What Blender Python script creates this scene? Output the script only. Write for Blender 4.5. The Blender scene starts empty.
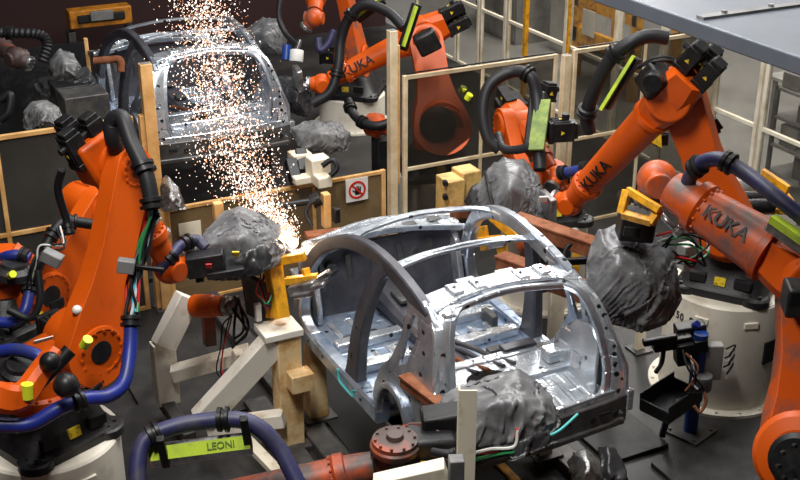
import bpy, bmesh, math, random
import numpy as np
from mathutils import Vector as V, Matrix, noise
from mathutils.geometry import tessellate_polygon
random.seed(7)
S = bpy.context.scene
COL = S.collection

# ------------------------------------------------------------------ camera, world, lights
cam = bpy.data.cameras.new('camera'); co = bpy.data.objects.new('camera', cam); COL.objects.link(co)
cam.sensor_width = 36.0; cam.lens = 36.0 * 1210 / 800; cam.clip_end = 200
co.location = (0, 0, 6.0)
co.rotation_euler = (math.radians(90 - 24.3), 0, math.radians(-26.5))
S.camera = co
w = bpy.data.worlds.new('world'); S.world = w; w.use_nodes = True
w.node_tree.nodes['Background'].inputs[0].default_value = (.62, .66, .72, 1)
w.node_tree.nodes['Background'].inputs[1].default_value = .010
S.view_settings.view_transform = 'Standard'; S.view_settings.look = 'None'
S.view_settings.exposure = 0.0; S.view_settings.gamma = 1

def area(name, loc, target, sx, sy, power, col=(1, .96, .9)):
    l = bpy.data.lights.new(name, 'AREA'); l.shape = 'RECTANGLE'; l.size = sx; l.size_y = sy
    l.energy = power; l.color = col
    o = bpy.data.objects.new(name, l); COL.objects.link(o); o.location = loc
    o.rotation_euler = (V(target) - V(loc)).to_track_quat('-Z', 'Y').to_euler()
area('overhead_light', (.8, 4.8, 8.8), (3.6, 8.0, .9), .5, 2.4, 600, (1, .97, .93))
area('overhead_light', (5.2, 9.4, 8.6), (4.6, 8.4, .9), .4, 3.0, 300, (.95, .97, 1))
area('overhead_light', (6.2, 7.0, 8.8), (6.2, 7.2, .9), .8, 2.0, 130)
area('overhead_light', (3.2, 12.8, 8.6), (4.2, 13.6, .9), .7, 2.4, 135, (.92, .96, 1))
area('overhead_light', (7.6, 11.6, 8.6), (7.0, 13.2, .9), .7, 2.4, 45)
area('overhead_light', (12.8, 12.5, 8.2), (12.6, 13.5, 0), 1.2, 6.0, 560, (1, .97, .93))
area('hall_fill_light', (12.4, 17.2, 7.6), (11.6, 16.4, 0), 1.0, 4.0, 600, (1, .97, .93))  # added unseen fill that lifts the hall behind the partition
area('overhead_light', (8.4, 15.6, 8.2), (10.3, 14.6, 1.0), .6, 3.0, 200, (1, .95, .86))  # added unseen light, only to brighten the partition frames
area('added_streak_light', (3.6, 8.6, 7.6), (3.9, 8.0, 1), .14, 3.6, 70)  # added narrow light that draws streak highlights on the bare metal
area('added_streak_light', (4.9, 9.6, 7.6), (4.5, 7.9, 1), .14, 3.6, 70)  # second added light for streaks on the car body

# ------------------------------------------------------------------ materials
def mat(name, col, rough=.5, metal=0., dirt_or_glint=None, dscale=4., damt=.5, bump=0., bscale=30., spec=.5, coat=0., detail=5, ridged=False):
    m = bpy.data.materials.new(name); m.use_nodes = True
    n = m.node_tree; b = n.nodes['Principled BSDF']
    b.inputs['Base Color'].default_value = (*col, 1)
    b.inputs['Roughness'].default_value = rough; b.inputs['Metallic'].default_value = metal
    b.inputs['Specular IOR Level'].default_value = spec; b.inputs['Coat Weight'].default_value = coat
    tc = n.nodes.new('ShaderNodeTexCoord')
    if dirt_or_glint:
        t = n.nodes.new('ShaderNodeTexNoise'); t.inputs['Scale'].default_value = dscale
        t.inputs['Detail'].default_value = detail; t.inputs['Roughness'].default_value = .65
        n.links.new(tc.outputs['Object'], t.inputs['Vector'])
        r = n.nodes.new('ShaderNodeValToRGB')
        r.color_ramp.elements[0].position = .62 - damt * .4; r.color_ramp.elements[1].position = .78 - damt * .25
        r.color_ramp.elements[0].color = (*col, 1); r.color_ramp.elements[1].color = (*dirt_or_glint, 1)
        n.links.new(t.outputs['Fac'], r.inputs['Fac']); n.links.new(r.outputs['Color'], b.inputs['Base Color'])
    if bump:
        t2 = n.nodes.new('ShaderNodeTexNoise'); t2.inputs['Scale'].default_value = bscale; t2.inputs['Detail'].default_value = 2 if ridged else 4
        if ridged:
            t2.noise_type = 'RIDGED_MULTIFRACTAL'; t2.normalize = True; t2.inputs['Distortion'].default_value = .9
            mp_ = n.nodes.new('ShaderNodeMapping'); mp_.inputs['Rotation'].default_value = (.5, .3, .2); mp_.inputs['Scale'].default_value = (1, 1, .45)
            n.links.new(tc.outputs['Object'], mp_.inputs['Vector']); n.links.new(mp_.outputs[0], t2.inputs['Vector'])
        else: n.links.new(tc.outputs['Object'], t2.inputs['Vector'])
        bm_ = n.nodes.new('ShaderNodeBump'); bm_.inputs['Strength'].default_value = bump; bm_.inputs['Distance'].default_value = .045 if ridged else .02
        n.links.new(t2.outputs['Fac'], bm_.inputs['Height']); n.links.new(bm_.outputs['Normal'], b.inputs['Normal'])
    return m
def body_mat(name, col, dirt_or_glint, rough, metal, dots=True):
    m = mat(name, col, rough, metal, dirt_or_glint=dirt_or_glint, dscale=4, damt=.55); n = m.node_tree; b = n.nodes['Principled BSDF']
    tc = n.nodes.new('ShaderNodeTexCoord'); src = b.inputs['Base Color'].links[0].from_socket
    v = n.nodes.new('ShaderNodeTexVoronoi'); v.inputs['Scale'].default_value = 7.5
    n.links.new(tc.outputs['Object'], v.inputs['Vector'])
    lt = n.nodes.new('ShaderNodeMath'); lt.operation = 'LESS_THAN'; lt.inputs[1].default_value = .155
    n.links.new(v.outputs['Distance'], lt.inputs[0])
    sp = n.nodes.new('ShaderNodeSeparateColor'); n.links.new(v.outputs['Color'], sp.inputs[0])
    g = n.nodes.new('ShaderNodeMath'); g.operation = 'GREATER_THAN'; g.inputs[1].default_value = .35; n.links.new(sp.outputs[0], g.inputs[0])
    mu = n.nodes.new('ShaderNodeMath'); mu.operation = 'MULTIPLY'; n.links.new(lt.outputs[0], mu.inputs[0]); n.links.new(g.outputs[0], mu.inputs[1])
    mx = n.nodes.new('ShaderNodeMix'); mx.data_type = 'RGBA'; mx.inputs[7].default_value = (.008, .008, .009, 1)
    n.links.new(mu.outputs[0], mx.inputs[0]); n.links.new(src, mx.inputs[6]); n.links.new(mx.outputs[2], b.inputs['Base Color'])
    iv = n.nodes.new('ShaderNodeMath'); iv.operation = 'MULTIPLY_ADD'; iv.inputs[1].default_value = -metal; iv.inputs[2].default_value = metal
    n.links.new(mu.outputs[0], iv.inputs[0]); n.links.new(iv.outputs[0], b.inputs['Metallic'])
    # pressed shapes: soft steps in the sheet
    v2 = n.nodes.new('ShaderNodeTexVoronoi'); v2.distance = 'CHEBYCHEV'; v2.inputs['Scale'].default_value = 4.5
    n.links.new(tc.outputs['Object'], v2.inputs['Vector'])
    mr = n.nodes.new('ShaderNodeMapRange'); mr.interpolation_type = 'SMOOTHSTEP'; mr.inputs['From Min'].default_value = .24; mr.inputs['From Max'].default_value = .32
    n.links.new(v2.outputs['Distance'], mr.inputs['Value'])
    nz = n.nodes.new('ShaderNodeTexNoise'); nz.inputs['Scale'].default_value = 10; n.links.new(tc.outputs['Object'], nz.inputs['Vector'])
    ad = n.nodes.new('ShaderNodeMath'); ad.operation = 'MULTIPLY_ADD'; ad.inputs[1].default_value = .5
    n.links.new(nz.outputs['Fac'], ad.inputs[0]); n.links.new(mr.outputs[0], ad.inputs[2])
    bp = n.nodes.new('ShaderNodeBump'); bp.inputs['Strength'].default_value = .45; bp.inputs['Distance'].default_value = .02
    n.links.new(ad.outputs[0], bp.inputs['Height']); n.links.new(bp.outputs['Normal'], b.inputs['Normal'])
    return m
def glass(name, tint, alpha, clear=(.90, .89, .86)):
    m = bpy.data.materials.new(name); m.use_nodes = True; n = m.node_tree; n.nodes.clear()
    o = n.nodes.new('ShaderNodeOutputMaterial'); mx = n.nodes.new('ShaderNodeMixShader')
    t = n.nodes.new('ShaderNodeBsdfTransparent'); g = n.nodes.new('ShaderNodeBsdfPrincipled')
    t.inputs[0].default_value = (*clear, 1)
    g.inputs['Base Color'].default_value = (*tint, 1); g.inputs['Roughness'].default_value = .12
    tc = n.nodes.new('ShaderNodeTexCoord'); nz = n.nodes.new('ShaderNodeTexNoise'); nz.inputs['Scale'].default_value = 1.6
    nz.inputs['Detail'].default_value = 6
    mr = n.nodes.new('ShaderNodeMapRange'); mr.inputs['From Min'].default_value = .35; mr.inputs['From Max'].default_value = .75
    mr.inputs['To Min'].default_value = alpha * .7; mr.inputs['To Max'].default_value = min(1, alpha * 1.5)
    n.links.new(tc.outputs['Object'], nz.inputs['Vector']); n.links.new(nz.outputs['Fac'], mr.inputs['Value'])
    n.links.new(mr.outputs['Result'], mx.inputs[0]); n.links.new(t.outputs[0], mx.inputs[1]); n.links.new(g.outputs[0], mx.inputs[2])
    n.links.new(mx.outputs[0], o.inputs[0]); return m
def emit(name, col, s):
    m = bpy.data.materials.new(name); m.use_nodes = True; n = m.node_tree; n.nodes.clear()
    o = n.nodes.new('ShaderNodeOutputMaterial'); e = n.nodes.new('ShaderNodeEmission')
    e.inputs[0].default_value = (*col, 1); e.inputs[1].default_value = s; n.links.new(e.outputs[0], o.inputs[0]); return m
ORANGE = mat('orange_paint', (.60, .086, .003), .42, dirt_or_glint=(.36, .05, .006), dscale=4, damt=.12, spec=.35)
ORANGE_WORN = mat('worn_orange_paint', (.56, .080, .004), .42, dirt_or_glint=(.12, .085, .075), dscale=3.0, damt=.42, spec=.4)
GRIMY = mat('grimy_arm', (.075, .045, .038), .5, dirt_or_glint=(.56, .075, .006), dscale=2.4, damt=.30)
BLACK = mat('black_plastic', (.007, .007, .008), .42, dirt_or_glint=(.022, .021, .02), dscale=9, damt=.35, spec=.35)
BLACKM = mat('black_casting', (.010, .010, .012), .45, dirt_or_glint=(.03, .028, .027), dscale=7, damt=.35, spec=.4, bump=.15, bscale=60)
RUBBER = mat('black_hose', (.009, .009, .011), .5, spec=.35)
GREYHOSE = mat('grey_hose', (.013, .013, .015), .5, spec=.35)
BLUE = mat('blue_hose', (.010, .022, .21), .42, dirt_or_glint=(.02, .03, .10), dscale=6, damt=.4)
NAVY = mat('navy_hose', (.022, .022, .085), .5, dirt_or_glint=(.05, .05, .07), dscale=8, damt=.5)
CREAM = mat('cream_paint', (.80, .73, .58), .5, dirt_or_glint=(.5, .4, .28), dscale=3.5, damt=.25)
DRUM = mat('pedestal_paint', (.78, .73, .62), .5, dirt_or_glint=(.58, .51, .40), dscale=3, damt=.25)
STAND = mat('stand_paint', (.86, .82, .72), .5, dirt_or_glint=(.5, .42, .30), dscale=4, damt=.25)
STANDO = mat('stained_stand_paint', (.80, .60, .32), .55, dirt_or_glint=(.50, .24, .06), dscale=4, damt=.45)
FENCE = mat('fence_paint', (.82, .50, .20), .5, dirt_or_glint=(.50, .25, .07), dscale=2.5, damt=.6)
FENCEP = mat('pale_fence_paint', (.80, .68, .47), .5, dirt_or_glint=(.55, .40, .22), dscale=2.5, damt=.5)
FENCEW = mat('white_fence_paint', (.80, .74, .60), .5, dirt_or_glint=(.50, .42, .28), dscale=2.0, damt=.4)
YELLOW = mat('yellow_paint', (.80, .38, .012), .42, dirt_or_glint=(.30, .13, .02), dscale=9, damt=.4)
YGREEN = mat('lime_label', (.50, .66, .05), .4, dirt_or_glint=(.30, .42, .06), dscale=6, damt=.4)
DGREEN = mat('dark_green_label', (.10, .16, .03), .5, dirt_or_glint=(.24, .32, .05), dscale=7, damt=.5)
GANTRY = mat('gantry_paint', (.55, .20, .01), .5, dirt_or_glint=(.2, .08, .01), dscale=6, damt=.4)
NEON = mat('neon_cap', (.75, .85, .03), .4)
WHITE = mat('white_sticker', (.75, .74, .70), .5)
STICK = mat('yellow_sticker', (.85, .62, .03), .4, dirt_or_glint=(.12, .07, .02), dscale=30, damt=.3)
RED = mat('red_plastic', (.6, .02, .015), .4)
TEAL = mat('teal_sealant', (.08, .50, .50), .4)
STEEL = mat('steel', (.45, .45, .46), .35, .9, dirt_or_glint=(.2, .19, .18), dscale=9, damt=.5)
DSTEEL = mat('dark_steel', (.07, .07, .072), .5, .5, dirt_or_glint=(.14, .13, .12), dscale=6, damt=.5)
BODY = body_mat('galvanised_body', (.60, .64, .70), (.34, .38, .44), .30, .80)
BODYL = body_mat('bright_body_panel', (.78, .82, .86), (.52, .56, .62), .27, .75)
BODYB = body_mat('bluish_body_panel', (.24, .32, .46), (.50, .57, .66), .32, .70)
BODYD = mat('dark_body_steel', (.060, .060, .072), .42, .3, dirt_or_glint=(.095, .095, .11), dscale=5, damt=.5)
BODYK = mat('dark_rear_panel', (.085, .085, .085), .45, .5, dirt_or_glint=(.16, .155, .15), dscale=5, damt=.5)
GRIPPER = mat('worn_yellow_paint', (.72, .47, .16), .5, dirt_or_glint=(.32, .18, .05), dscale=6, damt=.4)
HOLE = mat('dark_hole', (.006, .006, .007), .8)
RUST = mat('rusty_beam', (.15, .042, .016), .75, spec=.2, dirt_or_glint=(.30, .12, .06), dscale=6, damt=.6)
TARP = mat('grey_cover', (.10, .101, .106), .36, dirt_or_glint=(.21, .21, .215), dscale=4, damt=.5, bump=.55, bscale=4.2, ridged=True)  # lighter blotches paint highlights into the cover's grey
TARPD = mat('dark_cover', (.022, .022, .024), .34, dirt_or_glint=(.06, .06, .062), dscale=4, damt=.5, bump=.55, bscale=5, ridged=True)
TARPL = mat('pale_cover', (.22, .22, .22), .40, dirt_or_glint=(.08, .08, .08), dscale=3, damt=.5, bump=.6, bscale=5, ridged=True)
FOIL = mat('crumpled_foil', (.6, .6, .6), .3, .95, dirt_or_glint=(.3, .3, .3), dscale=14, damt=.5, bump=.8, bscale=45)
FLOOR = mat('floor_concrete', (.014, .0135, .0135), .5, dirt_or_glint=(.040, .038, .036), dscale=1.3, damt=.5, bump=.05, bscale=20)
PLATE = mat('floor_plate', (.018, .018, .019), .5, .2, dirt_or_glint=(.042, .041, .040), dscale=5, damt=.5, bump=.3, bscale=90)
HALLF = mat('hall_floor', (.24, .235, .225), .4, dirt_or_glint=(.17, .165, .16), dscale=.8, damt=.4)
PIT = mat('pit_floor', (.008, .008, .008), .7)
MAROON = mat('maroon_wall', (.022, .003, .003), .8, dirt_or_glint=(.02, .004, .004), dscale=1.2, damt=.5)
HALLW = mat('hall_wall', (.40, .39, .37), .6)
CANOPY = mat('canopy_sheet', (.125, .14, .17), .45, .2, dirt_or_glint=(.105, .12, .145), dscale=2, damt=.5)
GREYM = mat('machine_grey', (.22, .22, .22), .5, dirt_or_glint=(.10, .10, .10), dscale=2, damt=.5)
LGREY = mat('light_grey_machine', (.42, .42, .40), .5, dirt_or_glint=(.3, .3, .29), dscale=2, damt=.5)
POSTBLUE = mat('blue_post_paint', (.008, .05, .26), .35)
GLASS = glass('polycarbonate', (.045, .04, .034), .30, (.66, .65, .62))
GLASSD = glass('sooty_polycarbonate', (.055, .052, .046), .80)
GLASSB = glass('brown_polycarbonate', (.24, .16, .075), .72)
GLASSW = glass('clear_polycarbonate', (.24, .23, .21), .12)

# ------------------------------------------------------------------ mesh helpers
def frame(d, hint=(0, 0, 1)):
    d = V(d).normalized(); h = V(hint)
    if abs(d.dot(h.normalized())) > .97: h = V((1, 0, 0)) if abs(d.x) < .9 else V((0, 1, 0))
    s = d.cross(h).normalized(); u = s.cross(d).normalized()
    return d, s, u
def spline(pts, n=8):
    pts = [V(p) for p in pts]
    if len(pts) < 3:
        return [pts[0].lerp(pts[-1], i / n) for i in range(n + 1)]
    P = [2 * pts[0] - pts[1]] + pts + [2 * pts[-1] - pts[-2]]; out = []
    for i in range(1, len(P) - 2):
        a, b, c, d = P[i - 1:i + 3]
        for k in range(n):
            t = k / n
            out.append(.5 * (2 * b + (c - a) * t + (2 * a - 5 * b + 4 * c - d) * t * t + (3 * b - a - 3 * c + d) * t ** 3))
    out.append(pts[-1]); return out
class MB:
    def __init__(s): s.v = []; s.f = []; s.sm = []
    def add(s, vs, fs, smooth=False):
        o = len(s.v); s.v += [V(x) for x in vs]
        for f in fs: s.f.append([o + i for i in f]); s.sm.append(smooth)
        return s
    def box(s, c, size, ax=None, up=(0, 0, 1)):
        c = V(c); hx, hy, hz = [k / 2 for k in size]
        if ax is None: X, Y, Z = V((1, 0, 0)), V((0, 1, 0)), V((0, 0, 1))
        else:
            X, sd, Z = frame(ax, up); Y = -sd
        vs = [c + X * (a * hx) + Y * (b * hy) + Z * (e * hz) for e in (-1, 1) for a, b in ((-1, -1), (1, -1), (1, 1), (-1, 1))]
        return s.add(vs, [(3, 2, 1, 0), (4, 5, 6, 7), (0, 1, 5, 4), (1, 2, 6, 5), (2, 3, 7, 6), (3, 0, 4, 7)])
    def bar(s, a, b, wd, ht, up=(0, 0, 1)):
        a, b = V(a), V(b); return s.box((a + b) / 2, ((b - a).length, wd, ht), b - a, up)
    def rings(s, rings, cap=True, smooth=True):
        n = len(rings[0]); vs = [p for r in rings for p in r]; fs = []
        for i in range(len(rings) - 1):
            for k in range(n):
                fs.append((i * n + k, i * n + (k + 1) % n, (i + 1) * n + (k + 1) % n, (i + 1) * n + k))
        s.add(vs, fs, smooth)
        if cap:
            s.add(rings[0], [tuple(reversed(range(n)))]); s.add(rings[-1], [tuple(range(n))])
        return s
    def lathe(s, a, b, prof, n=24, hint=(0, 0, 1), smooth=True):
        """prof: list of (t along a->b in metres, radius)"""
        a, b = V(a), V(b); d, sd, u = frame(b - a, hint)
        return s.rings([[a + d * t + (sd * math.cos(2 * math.pi * k / n) + u * math.sin(2 * math.pi * k / n)) * r for k in range(n)] for t, r in prof], True, smooth)
    def cyl(s, a, b, r, r2=None, n=20, bev=.0):
        L = (V(b) - V(a)).length; r2 = r if r2 is None else r2
        if bev: return s.lathe(a, b, [(0, r - bev), (bev * .3, r - bev * .3), (bev, r), (L - bev, r2), (L - bev * .3, r2 - bev * .3), (L, r2 - bev)], n)
        return s.lathe(a, b, [(0, r), (L, r2)], n)
    def tube(s, pts, r, n=10, sub=8, rib=0., smooth=True):
        P = spline(pts, sub); L = []; up = V((0, 0, 1)); rs = []
        d0 = (P[1] - P[0]).normalized(); _, sd, u = frame(d0)
        for i, p in enumerate(P):
            d = (P[min(i + 1, len(P) - 1)] - P[max(i - 1, 0)]).normalized()
            sd = (sd - d * sd.dot(d)).normalized(); u = sd.cross(d).normalized()
            rr = r * (1 + (rib if i % 2 else -rib))
            L.append([p + (sd * math.cos(2 * math.pi * k / n) + u * math.sin(2 * math.pi * k / n)) * rr for k in range(n)])
        return s.rings(L, True, smooth)
    def sweep(s, pts, wd, ht, side=(1, 0, 0), sub=6, cor=.25, smooth=True):
        """rounded rectangular section swept on a path; wd is measured across the path within the surface, ht along 'side'"""
        pts = [V(p) for p in pts]; n0 = len(pts)
        wl = wd if isinstance(wd, (list, tuple)) else [wd] * n0
        hl = ht if isinstance(ht, (list, tuple)) else [ht] * n0
        P = spline(pts, sub) if sub > 1 else pts; N = len(P); R = []
        for i, p in enumerate(P):
            t = i / (N - 1) * (n0 - 1); k = min(int(t), n0 - 2); fr = t - k
            a = (wl[k] * (1 - fr) + wl[k + 1] * fr) / 2; b = (hl[k] * (1 - fr) + hl[k + 1] * fr) / 2
            d = (P[min(i + 1, N - 1)] - P[max(i - 1, 0)]).normalized()
            sd = V(side); sd = (sd - d * sd.dot(d)).normalized(); u = d.cross(sd)
            c = cor * min(a, b)
            R.append([p + u * x + sd * y for x, y in ((a, b - c), (a - c, b), (-a + c, b), (-a, b - c), (-a, -b + c), (-a + c, -b), (a - c, -b), (a, -b + c))])
        return s.rings(R, True, smooth)
    def prism(s, loops, fn, t):
        """extrude a 2D polygon (first loop outer, rest holes); fn(u, v, depth) -> world"""
        pl = [[V((u, v, 0)) for u, v in l] for l in loops]
        tri = tessellate_polygon(pl); flat = [q for l in loops for q in l]; n = len(flat)
        vs = [fn(u, v, -t / 2) for u, v in flat] + [fn(u, v, t / 2) for u, v in flat]
        fs = [tuple(r) for r in tri] + [tuple(i + n for i in reversed(r)) for r in tri]
        o = 0
        for l in loops:
            m = len(l)
            for i in range(m):
                fs.append((o + i, o + (i + 1) % m, n + o + (i + 1) % m, n + o + i))
            o += m
        return s.add(vs, fs)
    def ball(s, c, r, n=16, m=10, sc=(1, 1, 1)):
        c = V(c)
        return s.rings([[c + V((math.cos(2 * math.pi * k / n) * math.sin(math.pi * j / m) * r * sc[0], math.sin(2 * math.pi * k / n) * math.sin(math.pi * j / m) * r * sc[1], -math.cos(math.pi * j / m) * r * sc[2])) for k in range(n)] for j in [.03] + list(range(1, m)) + [m - .03]], True)
    def bolts(s, c, axis, r, n, br=.016, ln=.02, a0=0, a1=2 * math.pi):
        d, sd, u = frame(axis)
        for k in range(n):
            a = a0 + (a1 - a0) * k / n; p = V(c) + (sd * math.cos(a) + u * math.sin(a)) * r
            s.lathe(p, p + d * ln, [(0, br), (ln, br)], 6, smooth=False)
        return s
    def build(s, name, m, parent=None, bevel=0., seg=2):
        me = bpy.data.meshes.new(name); off = V(parent_loc(parent))
        me.from_pydata([v - off for v in s.v], [], s.f)
        for p, q in zip(me.polygons, s.sm): p.use_smooth = q
        bm = bmesh.new(); bm.from_mesh(me); bmesh.ops.recalc_face_normals(bm, faces=bm.faces); bm.to_mesh(me); bm.free()
        me.set_sharp_from_angle(angle=.62)
        me.materials.append(m); o = bpy.data.objects.new(name, me); COL.objects.link(o)
        if parent: o.parent = parent
        if bevel:
            b = o.modifiers.new('bevel', 'BEVEL'); b.width = bevel; b.segments = seg; b.limit_method = 'ANGLE'; b.angle_limit = .6
        return o
def parent_loc(p):
    l = V((0, 0, 0))
    while p: l = l + p.location; p = p.parent
    return l
def tag(o, label, cat, group=None, kind=None):
    if label: o['label'] = label
    if cat: o['category'] = cat
    if group: o['group'] = group
    if kind: o['kind'] = kind
    return o
def thing(name, loc, label, cat, group=None):
    o = bpy.data.objects.new(name, None); COL.objects.link(o); o.location = loc; o.empty_display_size = .1
    return tag(o, label, cat, group)
def struct(o): o['kind'] = 'structure'; return o
def copy_tree(o, parent=None):
    c = o.copy(); COL.objects.link(c)
    if parent: c.parent = parent
    for ch in [x for x in bpy.data.objects if x.parent == o]: copy_tree(ch, c)
    return c
def lettering(body, size, loc, xd, nrm, m, parent, name='lettering', squash=1.0):
    cu = bpy.data.curves.new('txt', 'FONT'); cu.body = body; cu.size = size; cu.extrude = .002; cu.align_x = 'CENTER'; cu.align_y = 'CENTER'; cu.offset = size * .015
    t = bpy.data.objects.new('txt', cu); COL.objects.link(t)
    me = bpy.data.meshes.new_from_object(t.evaluated_get(bpy.context.evaluated_depsgraph_get()))
    bpy.data.objects.remove(t); X = V(xd).normalized(); N = V(nrm).normalized(); N = (N - X * N.dot(X)).normalized(); Y = N.cross(X)
    off = V(parent_loc(parent))
    for v in me.vertices: v.co = V(loc) - off + X * v.co.x * squash + Y * v.co.y + N * v.co.z
    me.materials.clear(); me.materials.append(m); me.name = name
    o = bpy.data.objects.new(name, me); COL.objects.link(o); o.parent = parent; return o
CAMP = V((0, 0, 6.0))
def toward(p):   # horizontal-ish viewing normal used only to choose which side of a round arm carries its lettering
    return (CAMP - V(p)).normalized()

def cloth(pts, name, m, parent=None, fold=.05, scale=3.2, seed=0, cuts=4, smooth=3, dirv=(.35, -.2, .8), slack=.30, res=.023, pleat=.030):
    """wrinkled sheet pulled over a tool: hull of the tool's corners, softened, then folded"""
    bm = bmesh.new()
    for p in pts: bm.verts.new(V(p))
    r = bmesh.ops.convex_hull(bm, input=bm.verts[:])
    bmesh.ops.delete(bm, geom=[v for v in bm.verts if not v.link_faces], context='VERTS')
    bm.faces.ensure_lookup_table(); bm.normal_update()
    cen = sum((v.co for v in bm.verts), V()) / len(bm.verts)
    for v in bm.verts: v.co = cen + (v.co - cen) * 1.15
    bmesh.ops.recalc_face_normals(bm, faces=bm.faces); bm.normal_update()
    PN = np.array([f.normal[:] for f in bm.faces]); PD = np.array([f.normal.dot(f.verts[0].co) for f in bm.faces])
    for i in range(9):
        long = [e for e in bm.edges if e.calc_length() > res]
        if not long: break
        bmesh.ops.subdivide_edges(bm, edges=long, cuts=1, use_grid_fill=False)
        bmesh.ops.triangulate(bm, faces=bm.faces[:])
        bmesh.ops.smooth_vert(bm, verts=bm.verts[:], factor=.20, use_axis_x=True, use_axis_y=True, use_axis_z=True)
    bm.verts.index_update()
    P = np.array([v.co[:] for v in bm.verts]); E = np.array([[v.index for v in e.verts] for e in bm.edges])
    d0 = P[E[:, 0]] - P[E[:, 1]]; L0 = np.linalg.norm(d0, axis=1)
    dn = np.array(V(dirv).normalized()[:]); al = np.abs(d0 @ dn) / L0
    L = L0 * (1 + slack * (1 - al ** 2) + .04)
    nv = len(P); cnt = np.bincount(E.ravel(), minlength=nv)[:, None]
    o3 = np.array([seed * 3.1, seed * 1.7, seed * 5.3])
    P = P + np.array([noise.noise_vector(V(p * 5 + o3))[:] for p in P]) * .022
    def acc(ix, val): return np.stack([np.bincount(ix, val[:, k], nv) for k in range(3)], 1)
    for it in range(170):
        P[:, 2] -= .0006
        for _ in range(2):
            d = P[E[:, 0]] - P[E[:, 1]]; ln = np.linalg.norm(d, axis=1) + 1e-9
            c = d * ((ln - L) / ln * .5)[:, None]
            P = P + (acc(E[:, 1], c) - acc(E[:, 0], c)) / cnt * 1.5
        lap = (acc(E[:, 0], P[E[:, 1]]) + acc(E[:, 1], P[E[:, 0]])) / cnt - P
        P = P + lap * (.13 if it < 140 else .08)
        sd = P @ PN.T - PD; m_ = sd.argmax(1); sv = sd[np.arange(nv), m_]; nn_ = PN[m_]
        P = P - nn_ * np.where(sv < -.035, sv + .035, 0)[:, None]
        P = P - nn_ * np.where(sv > .03, (sv - .03) * .3, 0)[:, None]
    for v, p in zip(bm.verts, P): v.co = p
    # drawn pleats running along the pull of the cloth
    bm.normal_update(); dv = V(dirv).normalized(); rn = random.Random(seed + 5); mv = []
    wl_ = rn.uniform(.085, .115)
    for v in bm.verts:
        q = v.co; sv_ = dv.cross(v.normal)
        if sv_.length < .1: mv.append(V()); continue
        sv_.normalize(); qn = q * 1.0 + V(o3[:])
        st = qn - dv * (qn.dot(dv) * .75)
        ph = noise.noise(st * 9) * 1.6 + noise.noise(st * 3.2) * 3.0
        r_ = 1 - abs(math.sin(ph * 1.9)) * 1.0
        mask = max(0, min(1, .55 + noise.noise(qn * 3.4 + V((7, 1, 3))) * 1.5))
        mv.append(v.normal * (pleat * (r_ ** 2.2 - .25) * mask))
    for v, d in zip(bm.verts, mv): v.co += d
    off = parent_loc(parent)
    for v in bm.verts: v.co -= off
    bmesh.ops.recalc_face_normals(bm, faces=bm.faces)
    me = bpy.data.meshes.new(name); bm.to_mesh(me); bm.free()
    for p in me.polygons: p.use_smooth = True
    me.materials.append(m); o = bpy.data.objects.new(name, me); COL.objects.link(o)
    if parent: o.parent = parent
    return o
def around(c, rx, ry, rz, n=26, seed=1):
    rn = random.Random(seed); out = []
    for i in range(n):
        z = 1 - 2 * (i + .5) / n; a = i * 2.39996; q = math.sqrt(1 - z * z); k = rn.uniform(.82, 1.12)
        out.append(V(c) + V((rx * q * math.cos(a) * k, ry * q * math.sin(a) * k, rz * z * k)))
    return out



# ------------------------------------------------------------------ setting
struct(MB().box((4.6, 9.0, -.05), (11.6, 27, .1)).build('floor', FLOOR))
struct(MB().box((16.4, 12, -.05), (12.0, 33, .1)).build('floor', HALLF)).name = 'floor_hall'
struct(MB().box((3.5, 21.4, 3.5), (13.6, .2, 7)).build('wall_back', MAROON))
struct(MB().box((15.4, 25.4, 3.5), (10.4, .2, 7)).build('wall_hall', HALLW))
struct(MB().box((-3.2, 9.5, 3.5), (.2, 24, 7)).build('wall_left', MAROON))
struct(MB().box((20.3, 12, 3.5), (.2, 27, 7)).build('wall_right', HALLW))
# sunken strip below the line, with rails and plates
struct(MB().box((4.22, 9.5, .006), (1.35, 8.6, .012)).build('trim_pit', PIT))
struct(MB().box((4.60, 6.9, .02), (.07, 4.2, .03)).build('trim_stripe', YELLOW))
struct(MB().box((3.36, 8.3, .05), (.20, 6.2, .10)).box((3.08, 7.2, .03), (.22, 4.0, .06)).build('trim_rail', DSTEEL, bevel=.01)).name = 'trim_left_rail'
struct(MB().box((5.12, 8.3, .05), (.20, 6.0, .10)).build('trim_rail', DSTEEL, bevel=.01)).name = 'trim_right_rail'
for i, (c, s) in enumerate((((2.0, 8.3, .02), (.85, 2.6, .04)), ((5.75, 8.7, .02), (.62, 3.6, .04)), ((6.2, 6.2, .02), (.9, 1.1, .04)), ((2.55, 9.9, .015), (.9, 1.6, .03)))):
    struct(MB().box(c, s).build('trim_plate', PLATE, bevel=.006)).name = 'trim_plate_%d' % (i + 1)
struct(MB().box((4.2, 14.4, .03), (2.6, 4.6, .06)).build('trim_bed', PLATE, bevel=.01)).name = 'trim_line_bed'

# overhead canopy sheet at the upper right
cn = thing('canopy_panel', (6.4, 4.9, 4.36), 'pale blue-grey sheet metal canopy overhanging at the upper right', 'canopy')
MB().box((6.65, 4.35, 4.40), (5.0, 2.9, .09)).build('sheet', CANOPY, cn, .01)
MB().box((6.65, 4.90, 4.452), (4.9, .06, .016)).build('seam', GREYM, cn)
for x in (4.36, 4.68, 5.2): MB().cyl((x, 4.90, 4.455), (x, 4.90, 4.475), .016, n=8).build('rivet', STEEL, cn)

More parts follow.
